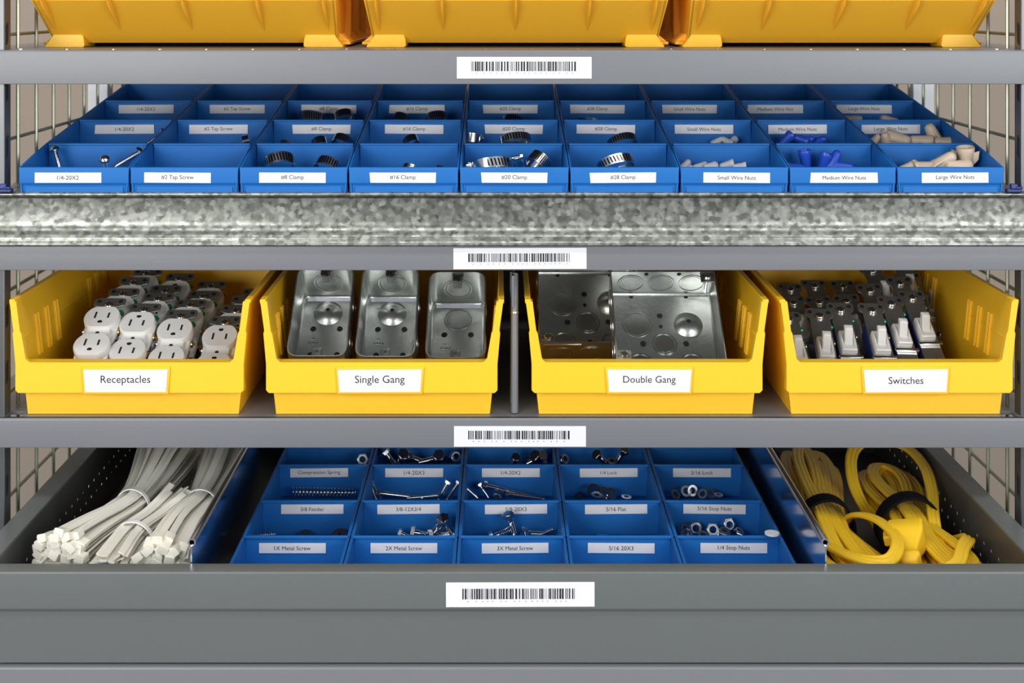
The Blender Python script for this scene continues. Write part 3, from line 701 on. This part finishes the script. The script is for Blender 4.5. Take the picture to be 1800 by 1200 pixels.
dcell(4, 0, [('nut', 1203, 933, 178, A(.3, -.5, .8), 1.0), ('nut', 1222, 927, 192, A(.05, -.97, .2), 1.0), ('nut', 1207, 941, 155, A(-.6, -.3, .6), 1.0), ('nut', 1253, 931, 185, A(-.1, -.9, .4), 1.0), ('nut', 1280, 921, 192, A(.15, -.95, .25), .98),
             ('nut', 1273, 938, 168, A(.1, -.2, .95), 1.0), ('nut', 1298, 937, 185, A(.3, -.2, .9), .85), ('lock', 1236, 940, 170, A(.1, -.3, .9), .9)])
dcell(0, 1, [('sprl', 569, 865, 388, A(1, .03, -.03), 1.0)])
dcell(1, 1, [('bolt', 655, 862, 385, A(-.4, .1, .95), .6), ('bolt', 661, 863, 392, A(-.5, -.1, .9), .6), ('boltl', 706, 871, 380, A(-1, .1, .08), .85), ('boltl', 742, 873, 375, A(1, .2, .02), .6), ('bolt', 779, 863, 388, A(.5, .1, .9), .6), ('bolt', 796, 863, 385, A(.55, .0, .8), .65)])
dcell(2, 1, [('bolt', 829, 866, 385, A(-.7, .1, .6), .55), ('bolt', 851, 864, 390, A(-.5, .1, .7), .5), ('boltl', 893, 863, 385, A(-1, .1, .22), .85), ('wash', 874, 872, 380, A(.2, -.4, .8), .7), ('boltl', 925, 872, 378, A(-1, .0, .14), .7)])
dcell(3, 1, [('wash', 1043, 861, 392, A(.1, -.8, .6), 1.0), ('wash', 1063, 866, 385, A(.3, -.7, .5), .9), ('wash', 1075, 867, 385, A(.4, -.6, .5), .9), ('wash', 1018, 872, 375, A(-.3, -.4, .8), .8), ('wash', 1049, 870, 372, A(.1, -.2, 1), .9), ('wash', 1101, 873, 375, A(.1, -.1, 1), .8)])
dcell(4, 1, [('lock', 1187, 869, 380, A(.4, -.5, .6), .95), ('lock', 1206, 863, 388, A(.1, -.8, .5), 1.0), ('lock', 1217, 862, 390, A(.3, -.9, .3), 1.0), ('lock', 1235, 868, 380, A(-.3, -.6, .5), .9), ('lock', 1249, 867, 385, A(.2, -.4, .7), 1.0), ('lock', 1263, 870, 380, A(.1, -.1, 1), .8)])
dcell(0, 2, [('nut', 637, 807, 490, A(.1, -.9, .3), 1.0)])
dcell(1, 2, [('bolts', 688, 809, 500, A(-.6, .1, .7), .9), ('bolts', 706, 806, 495, A(.2, -.7, .6), 1.0), ('bolts', 733, 808, 500, A(-.8, -.4, .4), .95), ('bolts', 752, 809, 490, A(.9, -.3, .3), .95), ('bolts', 770, 807, 495, A(.1, -.8, .6), 1.0), ('nut', 800, 803, 500, A(.3, -.8, .4), 1.0)])
dcell(2, 2, [('bolts', 905, 811, 495, A(.1, -.7, .7), .8), ('bolts', 940, 808, 500, A(.6, -.5, .5), 1.0), ('bolts', 950, 809, 490, A(-.4, -.5, .5), 1.0)])
dcell(3, 2, [('nut', 990, 807, 495, A(.5, -.6, .3), .95), ('bolts', 1057, 806, 500, A(-.5, -.5, .6), .85), ('bolts', 1090, 803, 505, A(.4, -.4, .8), .85), ('nut', 1075, 812, 480, A(.1, -.4, .8), .8)])
w_ = washer(13, 4, 3, 'card', 'paper_washer'); w_.location = WP(1357, 937, 36) + Vector((0, 0, 0.0)); w_.rotation_euler = (0, 0, .2)
lab(w_, 'white oval washer lying on a rim of the 1/4 Stop Nuts drawer bin', 'washer')
for k_ in list(PR):                                    # prototypes never used are removed
    if PR[k_].location.length < 1e-6:
        for ch in list(PR[k_].children_recursive): bpy.data.objects.remove(ch, do_unlink=True)
        bpy.data.objects.remove(PR[k_], do_unlink=True)

# ---------- duplex outlets; local y along the strap, z out of the face
def yoke(t, w, ears=30, mm='zinc'):
    mb = MB()
    hw = w/2
    out = fillet([(-hw, -78), (-ears, -84), (-ears, -104), (ears, -104), (ears, -84), (hw, -78), (hw, 78), (ears, 84), (ears, 104), (-ears, 104), (-ears, 84), (-hw, 78)], [2, 3, 8, 8, 3, 2, 2, 3, 8, 8, 3, 2], 3)
    mb.slab([(x, y, -3) for x, y in out], (0, 0, 3)); yk = mb.build('mounting_strap', M[mm], t, bevel=.5)
    for s in (-1, 1):
        mb = MB()
        for x, y, r in ((-ears*.68, 94*s, 4.5), (ears*.68, 94*s, 4.5)):
            mb.loop_lathe([(r, -.3), (r+2.2, -.3), (r+2.2, 1.2), (r, 1.2)], 14) if False else mb.cyl(x, y, 0, .5, r, 12)
        mb.build('ear_holes', M['dark'], yk)
        mb = MB(); mb.lathe([(8, 0), (8.5, 2), (7, 5), (3, 6.5)], 14, (0, 82*s)); mb.lathe([(3.6, -34), (3.6, 0)], 8, (0, 82*s)); sw = mb.build('mounting_screw', M['chrome'], t, smooth=45)
        mb = MB(); mb.box(-6, 6, 82*s-1, 82*s+1, 5.6, 6.6); mb.box(-1, 1, 82*s-6, 82*s+6, 5.6, 6.55); mb.build('cross_recess', M['dark'], sw)
    return yk
def outlet(flip):
    t = thing('duplex_outlet', (0,0,0)); yoke(t, 26)
    mb = MB(); mb.slab([(x, y, -26) for x, y in rrect(29, 62, 8)], (0, 0, 22)); mb.build('back_body', M['navynyl'], t, bevel=2)
    mb = MB(); mb.slab([(x, y, -8) for x, y in rrect(23, 64, 5)], (0, 0, 14))
    mb.slab([(x, y, -14) for x, y in rrect(31, 60, 6)], (0, 0, 12)); mb.build('bridge', M['white'], t, bevel=2)
    mb = MB(); mb.lathe([(3.6, 5.5), (3.6, 6.6)], 12); mb.build('cover_screw_hole', M['dark'], t)
    for s in (-1, 1):
        cy_ = 37*s; r = 33.5; hh = 28.5; pts = []
        for i in range(40):
            a = 2*pi*i/40; pts.append((r*cos(a), max(-hh, min(hh, r*sin(a)))))
        q = []
        for p in pts:
            if not q or (Vector(p)-Vector(q[-1])).length > 1e-4: q.append(p)
        mb = MB()
        mb.rings([[(x, y+cy_, -4) for x, y in q], [(x, y+cy_, 11) for x, y in q], [(x*.955, y*.955+cy_, 13.4) for x, y in q]]); f = mb.build('outlet_face', M['white'], t, smooth=40)
        g = -1 if not flip else 1
        mb = MB(); mb.box(-14, -10.6, cy_-8-3*g, cy_+9-3*g, 13.2, 13.9); mb.box(10.6, 14, cy_-7-3*g, cy_+7-3*g, 13.2, 13.9)
        mb.slab([(x, y, 13.2) for x, y in [(4.6*cos(a) , cy_ + 15.5*g + (4.6 if sin(a)*g < 0 else 2.4)*sin(a)) for a in [pi*k/8 for k in range(16)]]], (0, 0, .7)); mb.build('contact_slots', M['dark'], f)
    for s in (-1, 1):
        for yy in (-22, 22):
            mb = MB(); mb.t(Matrix.Translation((31*s, yy, -12)) @ Matrix.Rotation(R(90), 4, 'Y')); mb.lathe([(7, -3), (7, 3)], 12); mb.lathe([(3, -7), (3, 7)], 8)
            mb.build('terminal_screw', M['brass'] if s > 0 else M['chrome'], t)
    mb = MB(); mb.t(Matrix.Translation((24, 72, -10)) @ Matrix.Rotation(R(90), 4, 'Y')); mb.lathe([(6.5, -3), (6.5, 3)], 12); mb.lathe([(3, -6), (3, 6)], 8); mb.build('ground_screw', M['green'], t)
    return t
o_up = outlet(False); o_dn = outlet(True)
rn = random.Random(3)
cols_ = [(178, 565), (239, 575), (306, 586), (385, 598)]
cn = ['first', 'second', 'third', 'fourth']
for k in range(4):
    for i, (x, y) in enumerate(cols_):
        X, d, H = PT(x, y, 185); X = 128 + (X-125)*1.0
        d += 76*k + rn.uniform(-3, 3); H -= 3*k + (rn.uniform(-3, 5) if k else 0); X += (rn.uniform(-5, 5) + 5*k if k else 0)
        tlt = 28 + rn.uniform(-1, 2)
        # the measurement is of the upper face; move the origin to the middle of the outlet
        c = Vector((X, d - 37*cos(R(tlt)), H + 37*sin(R(tlt))))
        pr = o_dn if i % 2 else o_up
        loc = W(*c)
        lb = ('white duplex outlet, %s from left in front row of Receptacles bin' % cn[i]) if k == 0 else ('half hidden white outlet, %s from left in %s row of Receptacles bin' % (cn[i], ['', 'second', 'third', 'rear'][k]))
        o = dup(pr, loc, (R(tlt), 0, rn.uniform(-.03, .03)), lb, 'outlets in the Receptacles bin'); o['category'] = 'outlet'

# ---------- toggle switches
def toggle():
    t = thing('toggle_switch', (0,0,0)); yoke(t, 38, 26, 'zinc')
    mb = MB(); mb.slab([(x, y, -40) for x, y in rrect(20, 56, 4)], (0, 0, 37)); mb.build('switch_body', M['navynyl'], t, bevel=2)
    mb = MB(); mb.slab([(-16, -29, 0), (16, -29, 0), (14, -27, 12), (-14, -27, 12)], (0, 0, 0.01)) if False else mb.rings([[(x*a, y*b, z) for x, y in rrect(15, 25, 3)] for a, b, z in ((1, 1, 0), (.97, .98, 8), (.86, .9, 10), (.66, .72, 10), (.62, .68, 6))])
    bz = mb.build('bezel', M['white'], t, smooth=40)
    mb = MB(); mb.rings([[(x, y + 4, z) for x, y in rrect(hx, hy, 2)] for hx, hy, z in ((8, 12, 5), (7.5, 10, 12))] + [[(x, y + 13, z) for x, y in rrect(8, 6.5, 2)] for z in (27, 29)] + [[(x, y + 13, 31) for x, y in rrect(5.5, 4.5, 2)]])
    mb.build('toggle_lever', M['white'], t, smooth=50)
    mb = MB(); mb.box(-23, 23, -40, -34, 0, 6); mb.build('crimp_bar', M['chrome'], t, bevel=1)
    for yy in (-28, 28):
        mb = MB(); mb.t(Matrix.Translation((20, yy, -14)) @ Matrix.Rotation(R(90), 4, 'Y')); mb.lathe([(7, -3), (7, 3)], 12); mb.lathe([(3, -6), (3, 5)], 8); mb.build('terminal_screw', M['brass'], t)
    mb = MB(); mb.t(Matrix.Translation((19, 62, -6)) @ Matrix.Rotation(R(90), 4, 'Y')); mb.lathe([(6, -3), (6, 3)], 12); mb.lathe([(3, -5), (3, 5)], 8); mb.build('ground_screw', M['green'], t)
    return t
tg = toggle()
front = [(1402, 618, 150), (1451, 611, 168), (1490, 600, 190), (1548, 601, 180), (1585, 588, 205), (1625, 577, 225)]
for i, (x, y, d) in enumerate(front):
    o = dup(tg, W(*PT(x, y+3, d)), (R(34), rn.uniform(-.06, .06), rn.uniform(-.04, .04)), 'toggle switch with white lever, %s in front row of Switches bin' % (ORD[i] if i < 5 else 'rightmost'), 'switches in the Switches bin'); o['category'] = 'switch'
back = [(1412, 566, 265), (1456, 562, 275), (1502, 565, 290), (1552, 548, 300), (1600, 535, 320), (1402, 542, 370), (1449, 536, 378), (1500, 536, 395), (1556, 505, 400), (1599, 493, 420), (1640, 520, 440)]
wn_ = ['second row leftmost', 'second row second from left', 'second row third from left', 'second row fourth from left', 'second row rightmost', 'rear row leftmost', 'rear row second from left',
       'rear row third from left', 'rear row fourth from left, standing high', 'rear row fifth from left, highest of all', 'rear row rightmost']
for i, (x, y, d) in enumerate(back):
    o = dup(tg, W(*PT(x, y+18, d)), (R(30 + rn.uniform(-4, 6)), rn.uniform(-.1, .1), rn.uniform(-.08, .08)), 'half hidden metal strapped switch in Switches bin, %s' % wn_[i], 'switches in the Switches bin'); o['category'] = 'switch'

# ---------- steel boxes
def open_box(mb, hx, hy, dep_, rad, th=2.2, seg=5):
    o = rrect(hx, hy, rad, seg); i_ = rrect(hx-th, hy-th, max(rad-th, 1), seg)
    o2 = rrect(hx-3, hy-3, rad, seg); i2 = rrect(hx-th-4, hy-th-4, max(rad-th, 1), seg)
    mb.rings([[(x, y, -dep_/2+th) for x, y in i2], [(x, y, -dep_/2+th+4) for x, y in i_], [(x, y, dep_/2) for x, y in i_], [(x, y, dep_/2) for x, y in o], [(x, y, -dep_/2+3) for x, y in o], [(x, y, -dep_/2) for x, y in o2]])
def knock(t, x, y, z, r, T=Matrix()):
    mb = MB(); mb.t(T @ Matrix.Translation((x, y, z))); mb.loop_lathe([(r-1.1, 0), (r+1.1, 0), (r+.8, 1.0), (r-.8, 1.0)], 30)
    mb.lathe([(r-3.5, 0), (r-3.7, .5)], 26); return mb.build('knockout', M['boxzinc'], t, smooth=60)
def dot(t, x, y, z, r, T=Matrix(), name='hole', m='dark'):
    mb = MB(); mb.t(T @ Matrix.Translation((x, y, z))); mb.lathe([(r, 0), (r, .5)], 16); return mb.build(name, M[m], t)
def dome(t, x, y, z, r, T=Matrix()):
    mb = MB(); mb.t(T @ Matrix.Translation((x, y, z))); mb.lathe([(r*1.06, 0), (r, 1.5), (r*.85, 5), (r*.6, 8.5), (r*.3, 11), (r*.15, 11.6)], 30)
    d = mb.build('domed_knockout', M['boxzinc'], t, smooth=70)
    mb = MB(); mb.t(T @ Matrix.Translation((x, y, z+11.3))); mb.lathe([(4, 0), (4, .8)], 12); mb.build('centre_hole', M['dark'], d)
def utility(domed):
    t = thing('single_gang_box', (0,0,0)); zb = -44.5
    mb = MB(); open_box(mb, 54, 101, 94, 22); mb.build('box_shell', M['boxzinc'], t, smooth=50)
    mb = MB(); mb.t(Matrix.Translation((0, 93, zb))); mb.rings([[(-42, -5, 0), (-42, 0, 5), (-42, 5, 0)], [(42, -5, 0), (42, 0, 5), (42, 5, 0)]]); mb.build('fold_highlight', M['chrome'], t, smooth=80)  # bright bead added to stand for the highlight along the rounded fold
    if domed: dome(t, 0, 60, zb, 26)
    else: knock(t, 0, 60, zb, 25)
    TE = Matrix.Translation((0, 98.4, 0)) @ Matrix.Rotation(R(90), 4, 'X'); knock(t, 0, 0, 0, 26, TE)
    for x in (-25, 25):
        for y in (24, -34): dot(t, x, y, zb, 5.5)
    for s in (-1, 1):
        mb = MB(); mb.slab([(x, y + 90*s, 41) for x, y in rrect(9, 11, 6)], (0, 0, 3)); tb = mb.build('screw_tab', M['galv'], t, bevel=.8)
        mb = MB(); mb.lathe([(2.6, 44), (2.6, 44.6)], 12, (0, 88*s)); mb.build('tab_hole', M['dark'], tb)
    mb = MB(); mb.box(-8, 8, 86, 97, 14, 34); mb.box(-11, 11, 90, 97, 30, 40); cl = mb.build('cable_clamp', M['darkzinc'], t, bevel=2)
    mb = MB()
    for k in range(4): mb.box(-31+k*5, -28+k*5, -10, -7, zb, zb+.8)
    mb.box(-26, -20, 0, 2, zb, zb+.8)
    mb.build('stamped_mark', M['chrome'], t)
    for s in (-1, 1):
        T = Matrix.Translation((54.1*s, 0, 0)) @ Matrix.Rotation(R(90*s), 4, 'Y')
        knock(t, 0, -40, 0, 20, T); knock(t, 0, 40, 0, 20, T)
    return t
ub = utility(True); up = utility(False)
for i, (x, dom, dy) in enumerate([(574, True, 0), (687, True, 1), (803, False, 3)]):
    d = 150; X = CX + (x-CX)/sc(d) - (6 if i == 0 else 3 if i == 1 else 0)
    # bottom rim of the opening seen at y=628
    tl = R([41, 41, 38][i]); off_y = -101*cos(tl) - 47*sin(tl); off_z = -101*sin(tl) + 47*cos(tl)
    dc = 44 - off_y; Hc = (626 + dy) / sc(44) + off_z
    o = dup(ub if dom else up, W(X, dc, Hc), (tl, 0, 0), 'narrow galvanised outlet box with rounded ends, %s in the Single Gang bin' % ['left', 'middle', 'right, flat knockout'][i], 'boxes in the Single Gang bin'); o['category'] = 'electrical box'
def square():
    t = thing('double_gang_box', (0,0,0)); h = 99; dp = 74; zb = -dp/2 + 2.4
    mb = MB(); open_box(mb, h, h, dp, 3, seg=2); mb.build('box_shell', M['boxzinc'], t, smooth=40)
    knock(t, -48, 28, zb, 27); dome(t, 48, 28, zb, 26); knock(t, 0, -14, zb, 22); knock(t, -48, -60, zb, 24); knock(t, 48, -60, zb, 24)
    for x, y, r in ((-4, 48, 5.5), (-4, 24, 3.5), (-40, -14, 5.5), (40, -14, 5.5), (2, -58, 5.5), (-55, 92, 4), (50, 92, 4)): dot(t, x, y, zb, r)
    T = Matrix.Translation((0, h-2.4, 0)) @ Matrix.Rotation(R(90), 4, 'X')      # inner top wall, facing -y
    for x in (-58, 0, 58): knock(t, x, 2, 0, 24, T)
    for x in (-30, 32): dot(t, x, 30, 0, 4, T)
    T = Matrix.Translation((0, -h-.1, 0)) @ Matrix.Rotation(R(90), 4, 'X')      # outer bottom wall
    for x in (-58, 0, 58): knock(t, x, -2, 0, 24, T)
    mb = MB(); mb.t(T); mb.box(-92, -20, 22, 32, 0, 1.4); mb.build('stamped_strip', M['chrome'], t, bevel=.6)
    for s in (-1, 1):
        T = Matrix.Translation(((h+.1)*s, 0, 0)) @ Matrix.Rotation(R(90*s), 4, 'Y')
        for y in (-55, 0, 55): knock(t, 0, y, 0, 22, T)
    for x, y in ((-84, -86), (84, 86)):
        mb = MB(); mb.box(x-13, x+13, y-11, y+11, dp/2-4, dp/2-1); tb = mb.build('screw_tab', M['galv'], t, bevel=.8)
        mb = MB(); mb.lathe([(7, dp/2-1), (7.4, dp/2+1), (5, dp/2+3.5)], 14, (x, y)); mb.lathe([(3, -10), (3, dp/2-1)], 8, (x, y)); sw = mb.build('tab_screw', M['chrome'], tb, smooth=45)
    return t
sq = square()
tl = R(42)
def rimplace(x, yrim, drim, t_, h=99, dp=74):
    oy = -h*cos(t_) - dp/2*sin(t_); oz = -h*sin(t_) + dp/2*cos(t_)
    return W(CX + (x-CX)/sc(drim), drim - oy, yrim/sc(drim) + oz)
o = dup(sq, rimplace(1181, 634, 46, tl), (tl, 0, R(0)), 'square galvanised box lying in front on the right of the Double Gang bin', 'boxes in the Double Gang bin'); o['category'] = 'electrical box'
tl2 = R(47)
o = dup(sq, rimplace(1040, 602, 168, tl2), (tl2, 0, R(1)), 'square galvanised box half covered, at the left of the Double Gang bin', 'boxes in the Double Gang bin'); o['category'] = 'electrical box'

# ---------- cable ties in bundles
def spline(pts, n):
    pts = [Vector(p) for p in pts]; P = [pts[0]*2 - pts[1]] + pts + [pts[-1]*2 - pts[-2]]; out = []
    m = len(pts) - 1
    for k in range(n + 1):
        u = k/n*m; i = min(int(u), m-1); f = u - i; a, b, c, d = P[i:i+4]
        out.append(.5*((2*b) + (c-a)*f + (2*a-5*b+4*c-d)*f*f + (3*b-a-3*c+d)*f*f*f))
    return out
def bundle(pts, radii, n, label, seed, strap_u, heads=True, flat=1.0, scatter=0):
    rn = random.Random(seed); base = Vector((pts[0][0], pts[0][1], pts[0][2]))
    t = thing('cable_tie_bundle', W(*base), label=label, cat='cable ties', group='bundles of cable ties in the drawer')
    loc = lambda p: Vector((p[0]-base.x, p[1]-base.y, base.z-p[2]))
    N = 12; cen = spline([loc(p) for p in pts], N); rad = [v.x for v in spline([(r, 0, 0) for r in radii], N)]
    for k in range(n):
        a = k*2.39996 + rn.uniform(-.2, .2); q = math.sqrt((k+.5)/n); L0 = rn.uniform(-26, 20)*(.5+scatter) ; path = []; e0 = rn.uniform(-.06, .06); e1 = rn.uniform(-.35, .35)
        tl_ = rn.uniform(.86, 1.0)
        for i in range(N + 1):
            f = i/N; j = min(f*tl_*N, N-.001); i0 = int(j); fr = j - i0
            c = cen[i0].lerp(cen[i0+1], fr); r = rad[i0]*(1-fr) + rad[i0+1]*fr
            aa = a + e0*f + e1*max(0, f-.55)
            tg_ = (cen[min(i0+1, N)] - cen[i0]).normalized(); sd = tg_.cross(Vector((0,0,1))).normalized(); up = sd.cross(tg_).normalized()
            path.append(c + sd*cos(aa)*r*q + up*sin(aa)*r*q*flat + tg_*(L0 if i == 0 else L0*(1-f)))
        d0 = (path[1]-path[0]).normalized()
        sd = d0.cross(Vector((0,0,1))).normalized()
        up = Vector((sin(a*1.7)*.6, 0, 1))
        mb = MB(); mb.sweep(path, [(-5.6, -1.1), (5.6, -1.1), (5.6, 1.1), (-5.6, 1.1)], up=up)
        hd = mb
        if heads:
            upn = sd.cross(d0); T = Matrix((( *sd, ), ( *d0, ), ( *upn, ))).transposed().to_4x4(); T.translation = path[0]
            T = T @ Matrix.Rotation(rn.uniform(-.8, .8), 4, 'Y') @ Matrix.Rotation(rn.uniform(-.25, .25), 4, 'X')
            hd.t(T); hd.rings([[(x, y, z) for x, z in rrect(8.4, 6.6, 2, 2)] for y in (-14, 4)]); hd.t(Matrix())
        o = mb.build('cable_tie', M['ivory'], t, smooth=50)
    j = strap_u*N; i0 = int(j); c = cen[i0].lerp(cen[min(i0+1, N)], j-i0); r = rad[i0]*(1-(j-i0)) + rad[min(i0+1, N)]*(j-i0) + 3.5
    tg_ = (cen[min(i0+1, N)] - cen[i0]).normalized(); sd = tg_.cross(Vector((0,0,1))).normalized(); up = sd.cross(tg_).normalized()
    mb = MB(); rs = []
    for k in range(33):
        a = 2*pi*k/32; er = sd*cos(a) + up*sin(a)*flat; rs.append([c + er*r - tg_*4, c + er*(r+2) - tg_*4, c + er*(r+2) + tg_*4, c + er*r + tg_*4])
    mb.rings(rs, True, False, False); s = mb.build('binding_tie', M['white'], t, smooth=60); s['label'] = 'bright white binding tie'
    return t
P3 = PT
def lower(p, dz, dx=0): return [(a+dx, b, c+dz) for a, b, c in p]
pA = [P3(112, 973, -125), P3(165, 935, -40), P3(232, 893, 65), P3(272, 842, 200), (218, 340, 905), (214, 440, 908)]
pB = [P3(196, 1012, -165), P3(232, 957, -60), P3(276, 922, 20), P3(330, 880, 110)]
pC = [P3(287, 985, -135), P3(318, 930, -30), P3(352, 893, 70), P3(380, 850, 190), (334, 340, 908), (328, 440, 910)]
bundle(pA, [43, 34, 28, 46, 64, 68], 60, 'long bundle of milky cable ties, leftmost in the drawer', 1, .41)
bundle(pB, [42, 34, 32, 46], 50, 'short bundle of cable ties lying across between the two longer bundles', 2, .36, heads=False)
bundle(pC, [42, 36, 28, 38, 46, 48], 54, 'bundle of milky white cable ties against the polished partition', 3, .41)
bundle([(150, -140, 985), (175, 0, 985), (195, 200, 985), (205, 420, 975)], [34, 34, 34, 44], 30, 'cable tie bundle buried under the long left bundle', 4, .5)
bundle([(250, -160, 988), (262, 0, 988), (275, 160, 985), (285, 330, 975)], [34, 34, 34, 40], 30, 'cable tie bundle buried under the short crossing bundle', 5, .5)
bundle([(334, -160, 985), (338, 0, 985), (336, 200, 985), (332, 420, 975)], [34, 32, 32, 34], 30, 'cable tie bundle buried under the bundle beside the partition', 6, .5)

# ---------- yellow extension cords
FL = [(a*1.08, b*1.15) for a, b in [(-11, 0), (-10, 3), (-7.5, 4), (-5, 3.4), (-3.8, 2.9), (-2.6, 3.6), (0, 4.4), (2.6, 3.6), (3.8, 2.9), (5, 3.4), (7.5, 4), (10, 3), (11, 0), (10, -3), (7.5, -4), (3.8, -2.9), (0, -4.4), (-3.8, -2.9), (-7.5, -4), (-10, -3)]]
def cord(C0, fdir, loops, label, seed, extra, strap, plug):
    rn = random.Random(seed); base = Vector(C0)
    t = thing('extension_cord', W(*base), label=label, cat='extension cord', group='yellow extension cords in the drawer')
    f = Vector((fdir[0], fdir[1], 0)).normalized(); s = Vector((f.y, -f.x, 0)); path = []
    K = 40
    for i, (Lf, wf, Lr, wr, c, z, zf, zr, skf, skr) in enumerate(loops):
        nx = loops[min(i+1, len(loops)-1)]
        for k in range(K):
            ph = 2*pi*k/K; u = k/K; sn = sin(ph); L_ = Lf if sn > 0 else Lr; w_ = wf if sn > 0 else wr; sk = skf if sn > 0 else skr
            cc = c*(1-u) + nx[4]*u; zz = z*(1-u) + nx[5]*u
            amp = abs(sn)
            v = w_*sin(2*ph)*(1 if sn > 0 else -1) + sk*amp
            path.append(f*(sn*L_) + s*(cc + v) + Vector((0, 0, zz + (zf if sn > 0 else zr)*amp**1.3)))
    path = [path[0]] + [ (path[i-1] + path[i]*2 + path[i+1])/4 for i in range(1, len(path)-1)] + [path[-1]]
    mb = MB(); mb.sweep(path, FL, up=(.12, .1, 1)); mb.build('cable', M['cord'], t, smooth=60)
    for e in extra:
        mb = MB(); p = spline([(a-base.x, b-base.y, base.z-c_) for a, b, c_ in e], 36); mb.sweep(p, FL, up=(.25, -.5, 1)); mb.build('cable', M['cord'], t, smooth=60)
    cx_, cz_, hx, hz, w_ = strap
    mb = MB(); rs = []
    for k in range(33):
        a = 2*pi*k/32; e = lambda k_: s*(cx_ + cos(a)*hx*k_) + Vector((0, 0, cz_ + sin(a)*hz*k_)) + f*(sin(2*a)*3)
        rs.append([e(1) - f*w_/2, e(1.09) - f*w_/2, e(1.09) + f*w_/2, e(1) + f*w_/2])
    mb.rings(rs, True, False, False); mb.build('hook_and_loop_strap', M['black'], t, smooth=60)
    if plug:
        (px, py, pz), rot, kk = plug
        mb = MB()
        rr = [[(x, y, z) for x, z in rrect(hx, hz, 5, 3)] for y, hx, hz in ((-62, 10, 9), (-54, 15, 12), (-46, 18, 14), (-42, 14, 12), (-30, 15, 12), (-8, 22, 17), (4, 25, 19), (26, 25, 19), (31, 22, 16))]
        mb.rings(rr); mb.box(-33, 0, 0, 18, -8, 8)
        o = mb.build('connector', M['cord'], t, (Vector((px-base.x, py-base.y, base.z-pz))*U), bevel=2.5, smooth=50); o.rotation_euler = rot; o.scale = (1.2, 1.15, 1.2)
    return t
rn = random.Random(11)
L1 = []
for i in range(8):
    L1.append((rn.uniform(205, 262), rn.uniform(8, 26), rn.uniform(330, 400), rn.uniform(10, 26), -30 + 8.4*i, [-34, 20, -14, 26, 4, 30, -24, 14, -4, 24][i], rn.uniform(-24, -4), rn.uniform(-10, 6), rn.uniform(-62, 2), rn.uniform(-72, -40)))
cord((1476, 100, 962), (.02, -1), L1, 'coiled yellow extension cord beside the polished partition, black strap round it', 11,
     [[(1448, 150, 1000), (1434, 60, 945), (1440, -40, 938), (1472, -125, 930), (1520, -150, 925), (1552, -90, 915), (1545, 0, 915), (1520, 80, 935), (1500, 120, 985)],
      [(1450, 150, 1005), (1434, 10, 962), (1432, -90, 952), (1460, -160, 950), (1510, -160, 960), (1530, -90, 1000)]], (2, -2, 49, 52, 34), None)
L2 = []
for i in range(9):
    L2.append((rn.uniform(215, 280), rn.uniform(8, 24), rn.uniform(250, 330), rn.uniform(12, 40), -36 + 8.8*i, [-30, 22, -10, 30, 8, 34, -20, 24, 0, -14, 16][i], rn.uniform(-26, -4), rn.uniform(-16, 8), rn.uniform(-46, 22), rn.uniform(-44, -10)))
cord((1632, 110, 966), (.0, -1), L2, 'coiled yellow extension cord by right drawer wall, plug showing under black strap', 12,
     [[(1690, 160, 1012), (1704, 70, 975), (1696, -20, 938), (1660, -100, 922), (1628, -165, 925), (1590, -170, 938), (1572, -130, 950), (1575, -90, 960)],
      [(1600, 150, 1000), (1572, 190, 965), (1562, 250, 930), (1585, 340, 903), (1640, 400, 896), (1695, 360, 900), (1706, 270, 908), (1690, 170, 920), (1668, 90, 935), (1660, 30, 985)]], (2, -2, 56, 56, 36),
     ((1580, -52, 930), (R(14), R(-10), R(-16)), 1))
